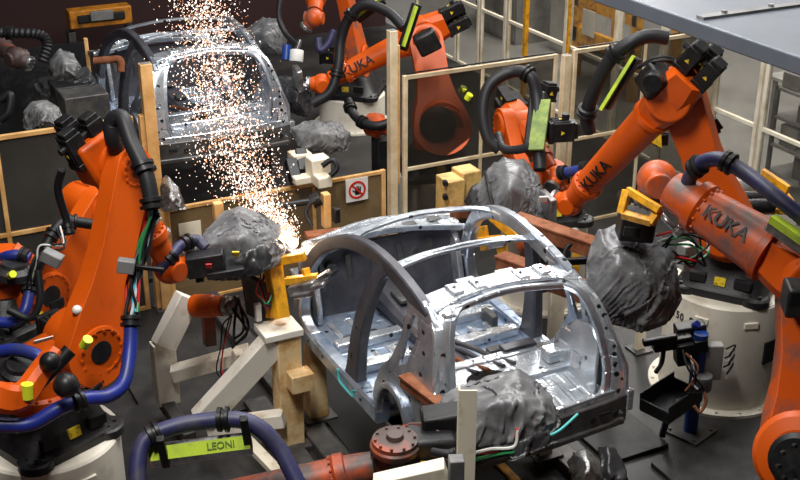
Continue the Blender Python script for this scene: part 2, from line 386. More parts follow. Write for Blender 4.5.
# ------------------------------------------------------------------ fences
def panel(name, a, b, z0, z1, rails, mulls, wd, fm, gm, label, group=None, parentloc=None):
    a, b = V((*a, 0)), V((*b, 0)); d = (b - a).normalized(); L = (b - a).length; nrm = V((-d.y, d.x, 0))
    t = thing(name, (a.x, a.y, 0), label, 'fence', group)
    up = V((0, 0, 1))
    for u in (0, L): MB().bar(a + d * u + up * z0, a + d * u + up * z1, wd, wd, nrm).build('upright', fm, t, .006)
    us = [0] + [m * L for m in mulls] + [L]; zs = [z0 + .02] + list(rails) + [z1 - wd / 2]
    for m in mulls: MB().bar(a + d * m * L + up * z0, a + d * m * L + up * (z1 - wd), wd * .8, wd * .8, nrm).build('mullion', fm, t, .005)
    for z in zs: MB().bar(a + up * z, b + up * z, wd * .85, wd * .85).build('rail', fm, t, .005)
    for i in range(len(us) - 1):
        for k in range(len(zs) - 1):
            p = a + d * (us[i] + us[i + 1]) / 2 + up * (zs[k] + zs[k + 1]) / 2
            o = MB().box(p, (us[i + 1] - us[i] - wd * .8, zs[k + 1] - zs[k] - wd * .7, .006), d, nrm)
            # box local: x along fence, y vertical, z thickness
            o.build('pane', gm, t)
            MB().box(p - nrm * .012 - up * 0, (us[i + 1] - us[i] - wd * .8, .012, .012), d, nrm)
    return t
mf = panel('glazed_fence', (5.72, 11.35), (7.66, 11.35), .0, 2.22, (1.13,), (.5,), .05, FENCEP, GLASS, 'glazed pale framed fence panel with orange robot hub seen through it')
MB().bar((5.72, 11.32, 2.25), (7.66, 11.32, 2.25), .02, .012).build('gasket', BLACK, mf)
mf2 = panel('glazed_fence', (7.93, 11.35), (9.95, 11.35), .0, 2.24, (1.13,), (.5,), .05, FENCEP, GLASS, 'glazed pale framed fence panel behind the tall orange arm lettered in black')
MB().bar((7.93, 11.32, 2.27), (9.95, 11.32, 2.27), .02, .012).build('gasket', BLACK, mf2)
def post(name, x, y, z1, wx, wy, m, label, z0=0, foot=True, cat='post', group=None):
    t = thing(name, (x, y, z0), label, cat, group)
    MB().box((x, y, (z0 + z1) / 2), (wx, wy, z1 - z0)).build('upright', m, t, .006)
    MB().box((x, y, z1 - .002), (wx * .8, wy * .8, .008)).build('cap', GREYM, t)
    if foot: MB().box((x, y, .01), (wx * 2, wy * 2, .02)).build('foot_plate', DSTEEL, t)
    return t
post('fence_post', 7.80, 11.33, 2.2, .10, .08, FENCEP, 'pale post in the gap between the two tall glazed fence panels')
gp = post('gate_post', 5.60, 11.42, 2.72, .09, .10, FENCEP, 'tall tan gate post right of the spark shower with nothing on top')
MB().box((5.66, 11.44, 1.75), (.05, .08, 1.6)).build('strip', FENCE, gp, .004)
gp2 = post('gate_post', 2.90, 11.42, 2.70, .12, .10, FENCE, 'tall tan gate post left of the spark shower behind the black hose')
MB().box((2.82, 11.44, 1.1), (.05, .08, 2.15)).build('strip', FENCE, gp2, .004)
lf = panel('glazed_fence', (3.0, 11.46), (5.50, 11.46), .0, 1.13, (), (.66,), .05, FENCE, GLASSB, 'low brown glazed fence panel with a round red no-touching sign')
sp = V((5.15, 11.405, .97))
MB().box(sp, (.27, .008, .27)).build('sign', WHITE, lf)
c = MB(); c.rings([[sp + V((math.cos(2 * math.pi * k / 28) * r, -.008 + dy, math.sin(2 * math.pi * k / 28) * r)) for k in range(28)] for r, dy in ((.105, 0), (.105, -.004), (.082, -.004), (.082, 0))], False)
c.bar(sp + V((-.062, -.0105, .062)), sp + V((.062, -.0105, -.062)), .02, .003, (0, 1, 0)); c.build('prohibition_ring', RED, lf)
hd = MB().box(sp + V((.01, -.007, -.028)), (.07, .005, .06))
for k in range(4): hd.bar(sp + V((-.018 + k * .018, -.007, .0)), sp + V((-.024 + k * .023, -.007, .05 - .012 * abs(k - 1.5))), .013, .005, (0, 1, 0))
hd.bar(sp + V((-.02, -.007, -.03)), sp + V((-.055, -.007, .0)), .014, .005, (0, 1, 0)); hd.build('hand_symbol', BLACK, lf)
MB().box((3.22, 11.405, .86), (.24, .006, .18)).build('notice', CREAM, lf)
lf2 = panel('glazed_fence', (.3, 11.5), (2.72, 11.5), .0, 2.16, (1.13,), (.46,), .055, FENCE, GLASSD, 'sooty glazed orange framed fence panel behind the big left robot')
# long pale partition along the right side of the cell
ys = [4.2, 7.4, 9.6, 10.72, 11.62, 12.66, 13.7, 14.96, 16.72, 17.59, 18.4, 20.0]
for i in range(len(ys) - 1):
    lab = ['farther end of the pale partition, nearest the maroon wall', 'second bay of the pale partition from its far end', 'narrow bay of the pale partition in front of a grey cabinet', 'bay of the pale partition beside the yellow edged post',
           'bay of the pale partition in front of the yellow machine', 'bay of the pale partition behind the raised elbow motors', 'bay of the pale partition just left of the broad double post', 'bay of the pale partition just right of the broad double post',
           'bay of the pale partition with the grey trolley behind it', 'bay of the pale partition beside the dark chair back', 'nearest bay of the pale partition under the canopy'][10 - i]
    panel('partition_panel', (10.3, ys[i] + .05), (10.3, ys[i + 1] - .05), .0, 3.6, (1.12, 2.35), (), .06, FENCEW, GLASSW, lab, 'pale glazed partition panels')
yp = post('partition_post', 10.24, 16.05, 3.6, .07, .07, YELLOW, 'yellow edged post of the pale partition seen left of the lit hall', foot=False)
yp2 = post('partition_post', 10.24, 14.86, 3.6, .04, .05, YELLOW, 'second yellow edged post of the pale partition, nearer the yellow machine', foot=False)
post('partition_post', 10.22, 11.66, 3.7, .14, .14, FENCEW, 'broad cream double post of the pale partition behind the raised robot elbow')

# ------------------------------------------------------------------ hall behind the partition
def cabinet(loc, size, m, label, doors=2, name='machine_cabinet'):
    t = thing(name, loc, label, 'cabinet'); x, y, z = loc; sx, sy, sz = size
    MB().box((x, y, sz / 2), size).build('body', m, t, .015)
    for k in range(doors):
        w_ = (sy - .06) / doors
        d = MB().box((x - sx / 2 - .01, y - sy / 2 + .03 + w_ * (k + .5), sz / 2), (.02, w_ - .03, sz - .12)).build('door', m, t, .006)
        MB().box((x - sx / 2 - .03, y - sy / 2 + .03 + w_ * (k + .85), sz * .55), (.03, .02, .16)).build('handle', BLACK, d)
    return t
cabinet((12.2, 19.6, 0), (.8, 1.5, 1.9), GREYM, 'dark grey cabinet behind the far bays of the pale partition')
cabinet((12.6, 18.0, 0), (.7, .8, 2.0), LGREY, 'pale grey cabinet behind the yellow edged partition post', 1)
cabinet((11.5, 9.2, 0), (.6, 1.3, 1.25), LGREY, 'pale cabinet with drawers behind the nearest partition bays')
ym = thing('yellow_machine', (12.1, 15.9, 0), 'yellow machine frame of beams and uprights standing in the hall behind the partition', 'machine')
for y in (15.1, 16.7):
    for x in (11.7, 12.5): MB().box((x, y, 1.1), (.14, .14, 2.2)).build('upright', YELLOW, ym, .01)
for z in (.75, 1.35, 1.9): MB().box((11.68, 15.9, z), (.10, 1.8, .26)).bolts((11.62, 16.2, z), (-1, 0, 0), .07, 6).build('beam', YELLOW, ym, .01)
MB().box((12.1, 15.9, .45), (.7, 1.5, .3)).build('bin', GREYM, ym, .01)
MB().box((11.55, 16.2, 1.05), (.02, .34, .42)).build('notice', WHITE, ym)
tr = thing('tool_trolley', (11.3, 10.9, 0), 'grey tool trolley of shelves and boxes behind the partition', 'trolley')
for y in (10.55, 11.25):
    for x in (11.05, 11.55): MB().box((x, y, .7), (.05, .05, 1.4)).build('upright', DSTEEL, tr, .004)
for z in (.25, .62, 1.0, 1.38): MB().box((11.3, 10.9, z), (.55, .75, .04)).build('shelf', GREYM, tr, .004)
for i, (y, z, h) in enumerate(((10.7, .27, .25), (11.0, .64, .28), (10.75, 1.02, .22), (11.08, 1.4, .2))):
    b = MB().box((11.28, y, z + h / 2), (.4, .3, h)).build('storage_box', GREYM if i % 2 else DSTEEL, None, .012)
    tag(b, ['dark box on the bottom shelf of the grey trolley', 'grey box on the second shelf of the grey trolley', 'dark box on the third shelf of the grey trolley', 'grey box on top of the grey trolley'][i], 'box')
ch = thing('office_chair', (10.75, 9.95, 0), 'dark backed chair seen through the partition beside the pale cabinet', 'chair')
MB().cyl((10.75, 9.95, .05), (10.75, 9.95, .5), .03).build('column', BLACK, ch)
for k in range(5): MB().bar((10.75, 9.95, .08), (10.75 + .28 * math.cos(k * 1.257), 9.95 + .28 * math.sin(k * 1.257), .03), .05, .04).build('foot', BLACK, ch, .01)
MB().box((10.75, 9.95, .53), (.46, .46, .08)).build('seat', BLACK, ch, .03)
MB().sweep([(10.96, 9.95, .5), (11.02, 9.95, .9), (11.0, 9.95, 1.3)], [.34, .44, .30], .07, (1, 0, 0)).build('backrest', BLACK, ch, .02)
for i, (y, h, s_, m_) in enumerate(((9.0, .3, .35, LGREY), (9.45, .22, .3, RED), (8.75, .42, .22, GREYM))):
    tag(MB().box((11.45, y, 1.25 + h / 2), (.35, s_, h)).build('equipment_box', m_, None, .012), ['pale grey box on top of the pale cabinet behind the nearest partition bays', 'small red box on top of the pale cabinet behind the nearest partition bays', 'upright dark grey box on top of the pale cabinet behind the nearest partition bays'][i], 'box')
bench = thing('work_bench', (12.9, 12.2, 0), 'grey work bench in the hall behind the raised elbow motors', 'bench')
MB().box((12.9, 12.2, .88), (.8, 1.6, .06)).build('top', LGREY, bench, .01)
for y in (11.5, 12.9):
    for x in (12.6, 13.2): MB().box((x, y, .43), (.06, .06, .86)).build('leg', GREYM, bench, .005)
# yellow gantry frame far back at the upper left
og = thing('yellow_gantry', (4.4, 20.3, 0), 'yellow gantry frame with black window in the dark upper left background', 'gantry')
MB().box((4.45, 20.3, 1.05), (1.05, .3, .30)).build('beam', GANTRY, og, .02)
MB().box((4.45, 20.13, 1.06), (.8, .06, .13)).build('slot', HOLE, og, .02)
MB().box((4.45, 20.09, 1.10), (.38, .05, .16)).build('plate', GREYM, og, .01)
for x in (3.95, 4.95): MB().box((x, 20.3, .42), (.12, .2, .84)).build('leg', DSTEEL, og, .01)

# ------------------------------------------------------------------ unpainted car body on the line
XC = 4.22
def make_car():
    car = thing('car_body', (XC, 7.5, .92), 'near unpainted steel car body, open roof, fully in view between the robots', 'car body', 'unpainted car bodies on the line')
    def mx(p, s): return V((XC + s * (p[0] - XC), p[1], p[2])) if s > 0 else V((2 * XC - p[0], p[1], p[2]))
    def M(pts, s): return [mx(p, s) for p in pts]        # s = 1 gives the left side as written, -1 the right side
    xs = lambda z: 3.40 if z < 1.42 else 3.40 + .20 * min(1, (z - 1.42) / .62) ** .95   # body side leans inward above the belt
    rail = [(3.415, 8.72, 1.28), (3.43, 8.66, 1.49), (3.46, 8.54, 1.69), (3.50, 8.36, 1.87), (3.55, 8.02, 2.03), (3.58, 7.66, 2.09), (3.595, 7.3, 2.07), (3.60, 6.98, 2.01), (3.60, 6.74, 1.93)]
    for s in (1, -1):
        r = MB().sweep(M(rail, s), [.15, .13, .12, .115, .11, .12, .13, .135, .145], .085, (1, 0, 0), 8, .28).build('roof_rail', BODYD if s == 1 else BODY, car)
        if s == -1:
            for a, b in (((7.98, 2.045), (7.72, 2.085)), ((7.62, 2.09), (7.40, 2.08))):
                MB().bar(mx((3.585, a[0], a[1] + .018), s), mx((3.59, b[0], b[1] + .018), s), .045, .012).build('adhesive_strip', CREAM, r)
        # door ring lower front: hinge pillar curving into the sill
        MB().sweep(M([(3.415, 8.71, 1.34), (3.40, 8.72, 1.20), (3.39, 8.68, 1.08), (3.385, 8.55, 1.01), (3.385, 8.38, 1.0)], s), [.15, .16, .17, .15, .13], .11, (1, 0, 0), 6, .3).build('hinge_pillar', BODY, car)
        sl = MB().sweep(M([(3.385, 8.56, .995), (3.385, 8.0, .99), (3.39, 7.5, .99), (3.40, 7.12, .99)], s), [.14, .14, .14, .17], .13, (1, 0, 0), 4, .3).build('sill', BODYB, car)
        for y in (8.4, 8.1, 7.8, 7.35):
            MB().cyl(mx((3.322, y, 1.0), s), mx((3.316, y, 1.0), s), .014, n=10).build('hole', HOLE, sl)
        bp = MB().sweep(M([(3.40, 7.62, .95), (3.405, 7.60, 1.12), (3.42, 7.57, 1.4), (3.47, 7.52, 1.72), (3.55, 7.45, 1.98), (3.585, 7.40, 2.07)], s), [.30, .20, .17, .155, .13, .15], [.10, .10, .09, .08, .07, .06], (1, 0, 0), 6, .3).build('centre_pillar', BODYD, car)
        for y, z in ((7.60, 1.25), (7.56, 1.5), (7.53, 1.68)):
            MB().box(mx((xs(z) - .034, y, z), s), (.012, .022, .05)).build('slot', HOLE, bp)
        if s == 1:
            MB().tube([(3.318, 7.78, 1.05), (3.318, 7.77, .99), (3.318, 7.72, .95), (3.325, 7.5, .945), (3.322, 7.49, 1.0), (3.345, 7.40, 1.04)], .010, 6, 5).build('sealant_bead', TEAL, bp)
        # quarter panel with wheel arch, quarter window and rear pillar
        arc = [(6.87 + .275 * math.cos(a), .99 + .36 * math.sin(a)) for a in [math.pi * k / 14 for k in range(15)]]
        outer = [(7.26, .94)] + arc[:1] + arc + [(6.36, .96), (6.30, 1.02), (6.27, 1.22), (6.29, 1.40), (6.37, 1.62), (6.46, 1.78), (6.58, 1.95), (6.74, 2.02), (6.96, 2.06), (7.06, 2.01), (6.99, 1.90), (6.97, 1.72), (7.02, 1.52), (7.12, 1.40), (7.22, 1.22), (7.27, 1.05)]
        outer = [outer[0]] + outer[2:]
        win = [(6.90, 1.90), (6.83, 1.92), (6.76, 1.80), (6.80, 1.58), (6.88, 1.53), (6.90, 1.66)]
        def q(u, v, d): return mx((xs(v) + d, u, v), s)
        qp = MB().prism([outer, win], q, .035).build('quarter_panel', BODY, car, .006, 1)
        # flared lip round the wheel arch
        MB().sweep([mx((3.375, y, z), s) for y, z in arc], .05, .07, (1, 0, 0), 2, .4).build('arch_lip', BODY, qp)
        for y, z in ((6.70, 1.86), (6.62, 1.74), (6.58, 1.60), (6.66, 1.48), (6.50, 1.45), (7.05, 1.30)):
            MB().cyl(mx((xs(z) - .018, y, z), s), mx((xs(z) - .022, y, z), s), .020, n=10).build('hole', HOLE, qp)
        # broad rear pillar surface between the body side and the hatch opening
        A = [(3.60, 6.80, 2.03), (3.53, 6.56, 1.90), (3.46, 6.42, 1.67), (3.41, 6.33, 1.40), (3.39, 6.29, 1.20), (3.39, 6.28, 1.0)]
        B = [(3.80, 6.73, 2.03), (3.68, 6.60, 1.93), (3.61, 6.48, 1.72), (3.58, 6.37, 1.42), (3.60, 6.31, 1.22), (3.62, 6.28, 1.05)]
        if s == -1: B = [(p[0] - (.07 if i_ else .06), p[1], p[2]) for i_, p in enumerate(B)]
        Ac, Bc = spline(M(A, s), 6), spline(M(B, s), 6); rr_ = []
        for a, b in zip(Ac, Bc):
            n_ = V((0, -1, .25)).normalized() * .016; m_ = a.lerp(b, .5) + n_ * 1.2
            rr_.append([a + n_, m_ + n_, b + n_, b - n_, m_ - n_, a - n_])
        ri = MB().rings(rr_, True, True).build('tail_pillar', BODYL, car)
        for f_, g in ((.34, .5), (.50, .45), (.60, .7), (.70, .4), (.82, .6)):
            k = int(f_ * (len(Ac) - 1)); p = Ac[k].lerp(Bc[k], g) + V((0, -1, .25)).normalized() * .035
            MB().cyl(p, p + V((0, .014, 0)), .020 if g > .42 else .012, n=10).build('hole', HOLE, ri)
        # wheelhouse inside
        MB().sweep([mx((3.465, 6.87 + .30 * math.cos(a), .97 + .43 * math.sin(a)), s) for a in [math.pi * k / 10 for k in range(11)]], .04, .15, (1, 0, 0), 2, .3).build('wheelhouse', BODYL if s == -1 else BODY, car)
        MB().prism([[(6.42, 1.10), (6.44, 1.55), (6.55, 1.66), (6.75, 1.62), (6.95, 1.45), (7.05, 1.20), (7.05, 1.05), (6.42, 1.05)]], lambda u, v, d: mx((3.585 - .06 * (v - 1.05) + d, u, v), s), .03).build('inner_side', BODYL, car, .01, 1)
        # front strut tower and rail ahead of the firewall
        MB().lathe(mx((3.66, 9.02, 1.05), s), mx((3.66, 9.02, 1.60), s), [(0, .17), (.42, .15), (.53, .12), (.55, .05)], 18).build('strut_tower', BODYL, car)
        MB().sweep(M([(3.60, 8.9, 1.08), (3.60, 9.2, 1.12), (3.62, 9.45, 1.12)], s), .10, .10, (1, 0, 0), 4).build('front_rail', BODY, car)
        MB().bar(mx((3.44, 8.93, 1.56), s), mx((3.46, 9.40, 1.46), s), .08, .06).build('wing_rail', BODY, car, .008)
    # roof cross members
    MB().sweep([(3.58, 8.03, 2.045), (3.75, 8.09, 2.075), (XC, 8.15, 2.095), (4.69, 8.09, 2.075), (4.86, 8.03, 2.045)], .075, .02, (0, 0, 1), 6, .25).build('front_header', BODY, car)
    mb = MB().sweep([(3.62, 7.35, 2.075), (3.9, 7.38, 2.105), (XC, 7.39, 2.11), (4.54, 7.38, 2.105), (4.82, 7.35, 2.075)], [.10, .085, .085, .085, .10], .022, (0, 0, 1), 6, .25).build('roof_bow', BODY, car)
    MB().sweep([(3.72, 7.36, 2.10), (XC, 7.395, 2.13), (4.72, 7.36, 2.10)], .03, .012, (0, 0, 1), 6, .4).build('rib', BODYL, mb)
    rh = MB().sweep([(3.60, 6.80, 2.0), (3.85, 6.84, 2.035), (XC, 6.86, 2.05), (4.59, 6.84, 2.035), (4.84, 6.80, 2.0)], [.26, .20, .19, .20, .26], .03, (0, 0, 1), 6, .4).build('rear_header', BODYL, car)
    MB().sweep([(3.62, 6.68, 1.97), (XC, 6.735, 2.02), (4.82, 6.68, 1.97)], .05, .05, (0, 0, 1), 8, .4).build('flange', BODY, rh)
    for x in (3.86, 4.05, 4.42, 4.60):
        MB().box((x, 6.855, 2.062), (.09, .15, .022)).build('bracket', BODYL, rh, .006)
        MB().cyl((x, 6.86, 2.074), (x, 6.86, 2.078), .014, n=10).build('hole', HOLE, rh)
    for x in (4.02, 4.36): MB().box((x, 6.975, 2.045), (.15, .07, .015)).build('tab', BODY, rh, .004)
    # hatch opening: inner seam on both sides, rear panel below
    for s in (1, -1):
        dx_ = 0 if s == 1 else .065
        MB().sweep(M([(p[0] - dx_, p[1], p[2]) for p in [(3.84, 6.72, 2.0), (3.71, 6.61, 1.93), (3.64, 6.50, 1.74), (3.60, 6.38, 1.44), (3.63, 6.33, 1.24), (3.70, 6.31, 1.18)]], s), .05, .05, (1, 0, 0), 6, .3).build('hatch_seam', BODY, car)
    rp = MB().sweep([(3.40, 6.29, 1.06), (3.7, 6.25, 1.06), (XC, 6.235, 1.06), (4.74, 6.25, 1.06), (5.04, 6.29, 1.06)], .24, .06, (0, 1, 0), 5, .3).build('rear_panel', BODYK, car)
    MB().sweep([(3.45, 6.30, 1.185), (XC, 6.25, 1.185), (4.99, 6.30, 1.185)], .035, .09, (0, 0, 1), 5, .3).build('rim', BODYL, rp)
    MB().sweep([(3.44, 6.245, .97), (XC, 6.195, .97), (5.0, 6.245, .97)], .05, .05, (0, 1, 0), 5, .3).build('bumper_beam', BODYK, rp)
    for x in (3.75, 4.7, 4.9): MB().cyl((x, 6.21, 1.07), (x, 6.205, 1.07), .028, n=12).build('hole', HOLE, rp)
    for x in (3.6, 4.05, 4.45, 4.8): MB().box((x, 6.208, 1.10), (.10, .012, .02)).build('slot', HOLE, rp)
    for s in (1, -1): MB().box(mx((3.37, 6.30, 1.12), s), (.06, .10, .18)).build('corner_bracket', BODYL, rp, .01)
    # floor
    f = MB().box((XC, 7.95, .985), (1.56, 1.66, .02))
    fp = f.build('floor_pan', BODYB, car)
    MB().sweep([(XC, 8.78, 1.10), (XC, 8.3, 1.06), (XC, 7.6, 1.04), (XC, 7.15, 1.03)], [.30, .26, .24, .24], [.22, .16, .14, .12], (0, 0, 1), 4, .5).build('tunnel', BODYD, car)
    for y in (8.15, 7.75):
        for a, b in ((3.46, 4.08), (4.36, 4.98)):
            MB().box(((a + b) / 2, y, 1.03), (b - a, .12, .08)).build('seat_crossmember', BODYL, fp, .015)
    for x in (3.60, 3.74, 3.88, 4.50, 4.66, 4.82): MB().sweep([(x, 8.02, .998), (x, 7.86, .998)], .04, .016, (0, 0, 1), 1, .5).build('bead', BODYL, fp)
    for x in (3.60, 3.78, 4.55, 4.75): MB().sweep([(x, 8.62, .998), (x, 8.28, .998)], .05, .016, (0, 0, 1), 1, .5).build('bead', BODYL, fp)
    for x, y in ((3.6, 8.5), (3.9, 8.32), (3.7, 7.6), (3.95, 7.4), (4.6, 8.4), (4.8, 7.6), (4.5, 7.4)):
        MB().cyl((x, y, .996), (x, y, 1.0), .03, n=12).build('hole', HOLE, fp)
    ss = MB().sweep([(3.50, 7.16, 1.10), (XC, 7.16, 1.11), (4.94, 7.16, 1.10)], .14, .20, (0, 0, 1), 4, .4).build('heel_board', BODYL, car)
    for x in (3.75, 4.66): MB().box((x, 7.22, 1.215), (.30, .10, .03)).build('seat_bracket', BODYD, ss, .008)
    for x, m_ in ((4.06, BODYD), (4.16, RUST), (4.30, BODYD), (4.40, BODYK)): MB().tube([(x - .1, 7.75, 1.10), (x, 7.45, 1.13), (x + .02, 7.25, 1.16), (x + .10, 7.0, 1.20)], .022, 8, 6).build('cable_duct', m_, ss)
    for x, y, z, a, b, c, m_ in ((3.62, 8.22, 1.03, .10, .05, .07, BODYK), (3.92, 7.92, 1.02, .07, .12, .05, BODYL), (3.66, 7.42, 1.03, .14, .07, .06, BODYK), (3.9, 7.48, 1.03, .05, .16, .05, BODYL), (4.62, 7.48, 1.04, .16, .08, .07, BODYK),
                           (4.86, 8.0, 1.05, .06, .20, .10, BODYK), (3.56, 7.95, 1.05, .05, .14, .10, BODYK), (4.22, 8.45, 1.19, .10, .22, .04, BODYK), (4.22, 7.95, 1.15, .12, .14, .04, BODYK), (4.5, 8.55, 1.03, .2, .06, .08, BODYL)):
        MB().box((x, y, z), (a, b, c)).build('bracket', m_, fp, .008)
    rf_outer = [(3.48, 6.30), (4.96, 6.30), (4.96, 7.10), (3.48, 7.10)]
    hole = [(4.20 + .17 * math.cos(2 * math.pi * k / 18), 6.93 + .10 * math.sin(2 * math.pi * k / 18)) for k in range(18)]
    rf = MB().prism([rf_outer, hole], lambda u, v, d: V((u, v, 1.11 + (v - 6.3) * .10 + d)), .02).build('rear_floor', BODYL, car)
    for x in (3.62, 3.74, 4.56, 4.68, 4.80): MB().sweep([(x, 6.38, 1.132), (x, 6.75, 1.168)], .05, .016, (0, 0, 1), 1, .5).build('bead', BODYL, rf)
    MB().sweep([(3.50, 6.82, 1.18), (3.9, 6.79, 1.185), (XC, 6.78, 1.18), (4.5, 6.79, 1.185), (4.95, 6.82, 1.18)], .05, .05, (0, 0, 1), 6, .4).build('crossmember', BODY, rf)
    for x in (3.62, 4.82): MB().box((x, 6.95, 1.24), (.16, .13, .10)).build('mount', BODYL, rf, .012)
    # dash panel, cowl and cross car beam
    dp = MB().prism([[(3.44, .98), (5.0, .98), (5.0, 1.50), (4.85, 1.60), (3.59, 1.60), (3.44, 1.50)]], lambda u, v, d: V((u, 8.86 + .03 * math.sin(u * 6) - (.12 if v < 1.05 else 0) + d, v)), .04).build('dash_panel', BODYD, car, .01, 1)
    for x, z, r_ in ((3.72, 1.42, .055), (3.98, 1.25, .04), (4.55, 1.40, .06), (4.8, 1.22, .04)):
        MB().lathe((x, 8.83, z), (x, 8.79, z), [(0, r_), (.03, r_ * .9), (.032, r_ * .55), (.02, r_ * .5)], 16).build('grommet_boss', BODYK, dp)
    for x in (3.62, 3.88, 4.12, 4.38, 4.68, 4.9):
        MB().sweep([(x, 8.82, 1.06), (x + .02, 8.80, 1.3), (x, 8.82, 1.52)], .05, .02, (0, 1, 0), 3, .5).build('rib', BODYK, dp)
    cw = MB().sweep([(3.46, 8.80, 1.60), (3.8, 8.86, 1.65), (XC, 8.89, 1.665), (4.64, 8.86, 1.65), (4.98, 8.80, 1.60)], .20, .05, (0, 0, 1), 6, .4).build('cowl', BODYL, car)
    MB().sweep([(3.46, 8.69, 1.62), (XC, 8.775, 1.69), (4.98, 8.69, 1.62)], .03, .05, (0, 0, 1), 8, .4).build('flange', BODY, cw)
    MB().sweep([(3.50, 8.90, 1.645), (XC, 8.98, 1.71), (4.94, 8.90, 1.645)], .04, .05, (0, 0, 1), 8, .4).build('rib', BODYL, cw)
    for x in (3.62, 3.85, 4.5, 4.75): MB().box((x, 8.84, 1.685), (.12, .08, .012)).build('slot', BODYK, cw, .004)
    MB().prism([[(8.60, 1.0), (8.60, 1.15), (8.70, 1.5), (8.86, 1.62), (8.86, 1.0)]], lambda u, v, d: V((4.92 + d, u, v)), .05).build('cowl_side', BODYL, car, .01, 1)
    MB().prism([[(8.60, 1.0), (8.60, 1.15), (8.70, 1.5), (8.86, 1.62), (8.86, 1.0)]], lambda u, v, d: V((3.52 + d, u, v)), .05).build('cowl_side', BODYL, car, .01, 1)
    MB().sweep([(3.46, 8.86, 1.0), (XC, 8.86, 1.0), (4.98, 8.86, 1.0)], .10, .12, (0, 0, 1), 2, .3).build('dash_crossmember', BODYB, car)
    return car
car = make_car()
car2 = copy_tree(car); car2.location = (XC - .15, 7.5 + 6.45, 1.12)
car2['label'] = 'far unpainted steel car body standing in the spark shower at the upper left'

# ------------------------------------------------------------------ robots
def ped(name, c, r, h, label, handle=True):
    t = thing(name, (c[0], c[1], 0), label, 'pedestal')
    MB().lathe((c[0], c[1], 0), (c[0], c[1], h), [(0, r), (h - .02, r), (h, r - .015), (h, r - .12)], 48).build('drum', DRUM, t)
    MB().lathe((c[0], c[1], 0), (c[0], c[1], .04), [(0, r + .09), (.03, r + .09), (.035, r)], 48).bolts((c[0], c[1], .03), (0, 0, 1), r + .05, 18, .016, .02).build('foot_flange', DRUM, t)
    if handle:
        for a in (-.35, .45, 2.0, 3.6):
            d = toward((c[0], c[1], 0)); b = math.atan2(d.y, d.x) + a
            n = V((math.cos(b), math.sin(b), 0))
            MB().box(V((c[0], c[1], h - .16)) + n * r, (.03, .13, .06), n).build('lug', DRUM, t, .006)
    return t
def casting(root, c, hd, h=.30, r=.40):
    z0 = c[2]; d = V((hd.x, hd.y, 0)).normalized(); s = V((-d.y, d.x, 0)); rings = []
    for z, k, ex in ((0, 1.0, 6), (.07, 1.0, 6), (.10, .92, 5), (h * .8, .78, 3), (h, .72, 2.2)):
        L = []
        for i in range(32):
            a = 2 * math.pi * i / 32; ca, sa = math.cos(a), math.sin(a)
            q = (abs(ca) ** ex + abs(sa) ** ex) ** (-1 / ex)
            L.append(V(c) + (d * ca + s * sa) * (r * k * q) + V((0, 0, z)))
        rings.append(L)
    b = MB().rings(rings, True, True)
    for i in (-1, 1):
        for j in (-1, 1):
            p = V(c) + d * (i * r * .76) + s * (j * r * .76); b.lathe(p, p + V((0, 0, .07)), [(0, .13), (.06, .13), (.07, .11)], 16).bolts(p + V((0, 0, .07)), (0, 0, 1), .06, 4, .018, .02)
    o = b.build('base_casting', BLACKM, root)
    n = toward(c); n = (d if abs(n.dot(d)) > abs(n.dot(s)) else s); n = n if n.dot(toward(c)) > 0 else -n
    tv = V((-n.y, n.x, 0))
    for k in (-1, 1): MB().box(V(c) + n * (r * .86) + tv * (k * .20) + V((0, 0, .17)), (.06, .15, .09), n).build('pocket', HOLE, o, .01)
    MB().box(V(c) + n * (r * .885) + V((0, 0, .165)), (.02, .10, .075), n + V((0, 0, .25))).build('warning_sticker', STICK, o)
    return o
def servo(root, c, d, up, ln=.24, wd=.145, name='motor', sticker=True):
    d = V(d).normalized(); c = V(c); _, sd, u = frame(d, up)
    b = MB().box(c, (ln, wd, wd), d, up).box(c + d * (ln * .55), (ln * .22, wd * .8, wd * .8), d, up).box(c - d * ln * .45, (ln * .2, wd * 1.12, wd * 1.12), d, up)
    for k in (-1, 0, 1): b.box(c + sd * (k * wd * .3) + u * (wd * .53), (ln * .7, wd * .12, wd * .1), d, up)
    o = b.build(name, BLACK, root, .012)
    MB().cyl(c + u * wd * .4 + d * ln * .2, c + u * wd * .85 + d * ln * .2, wd * .2, n=10).build('connector', RUBBER, o)
    if sticker:
        for q, nn in ((u * wd * .585, u), (sd * wd * .505, sd), (-sd * wd * .505, -sd)):
            p = c + q; t1 = d.cross(nn).normalized()
            MB().add([p + d * .022, p - d * .016 + t1 * .022, p - d * .016 - t1 * .022, p + d * .022 + nn * .003, p - d * .016 + t1 * .022 + nn * .003, p - d * .016 - t1 * .022 + nn * .003],
                     [(0, 1, 2), (3, 5, 4), (0, 3, 4, 1), (1, 4, 5, 2), (2, 5, 3, 0)]).build('warning_triangle', STICK, o)
    return o
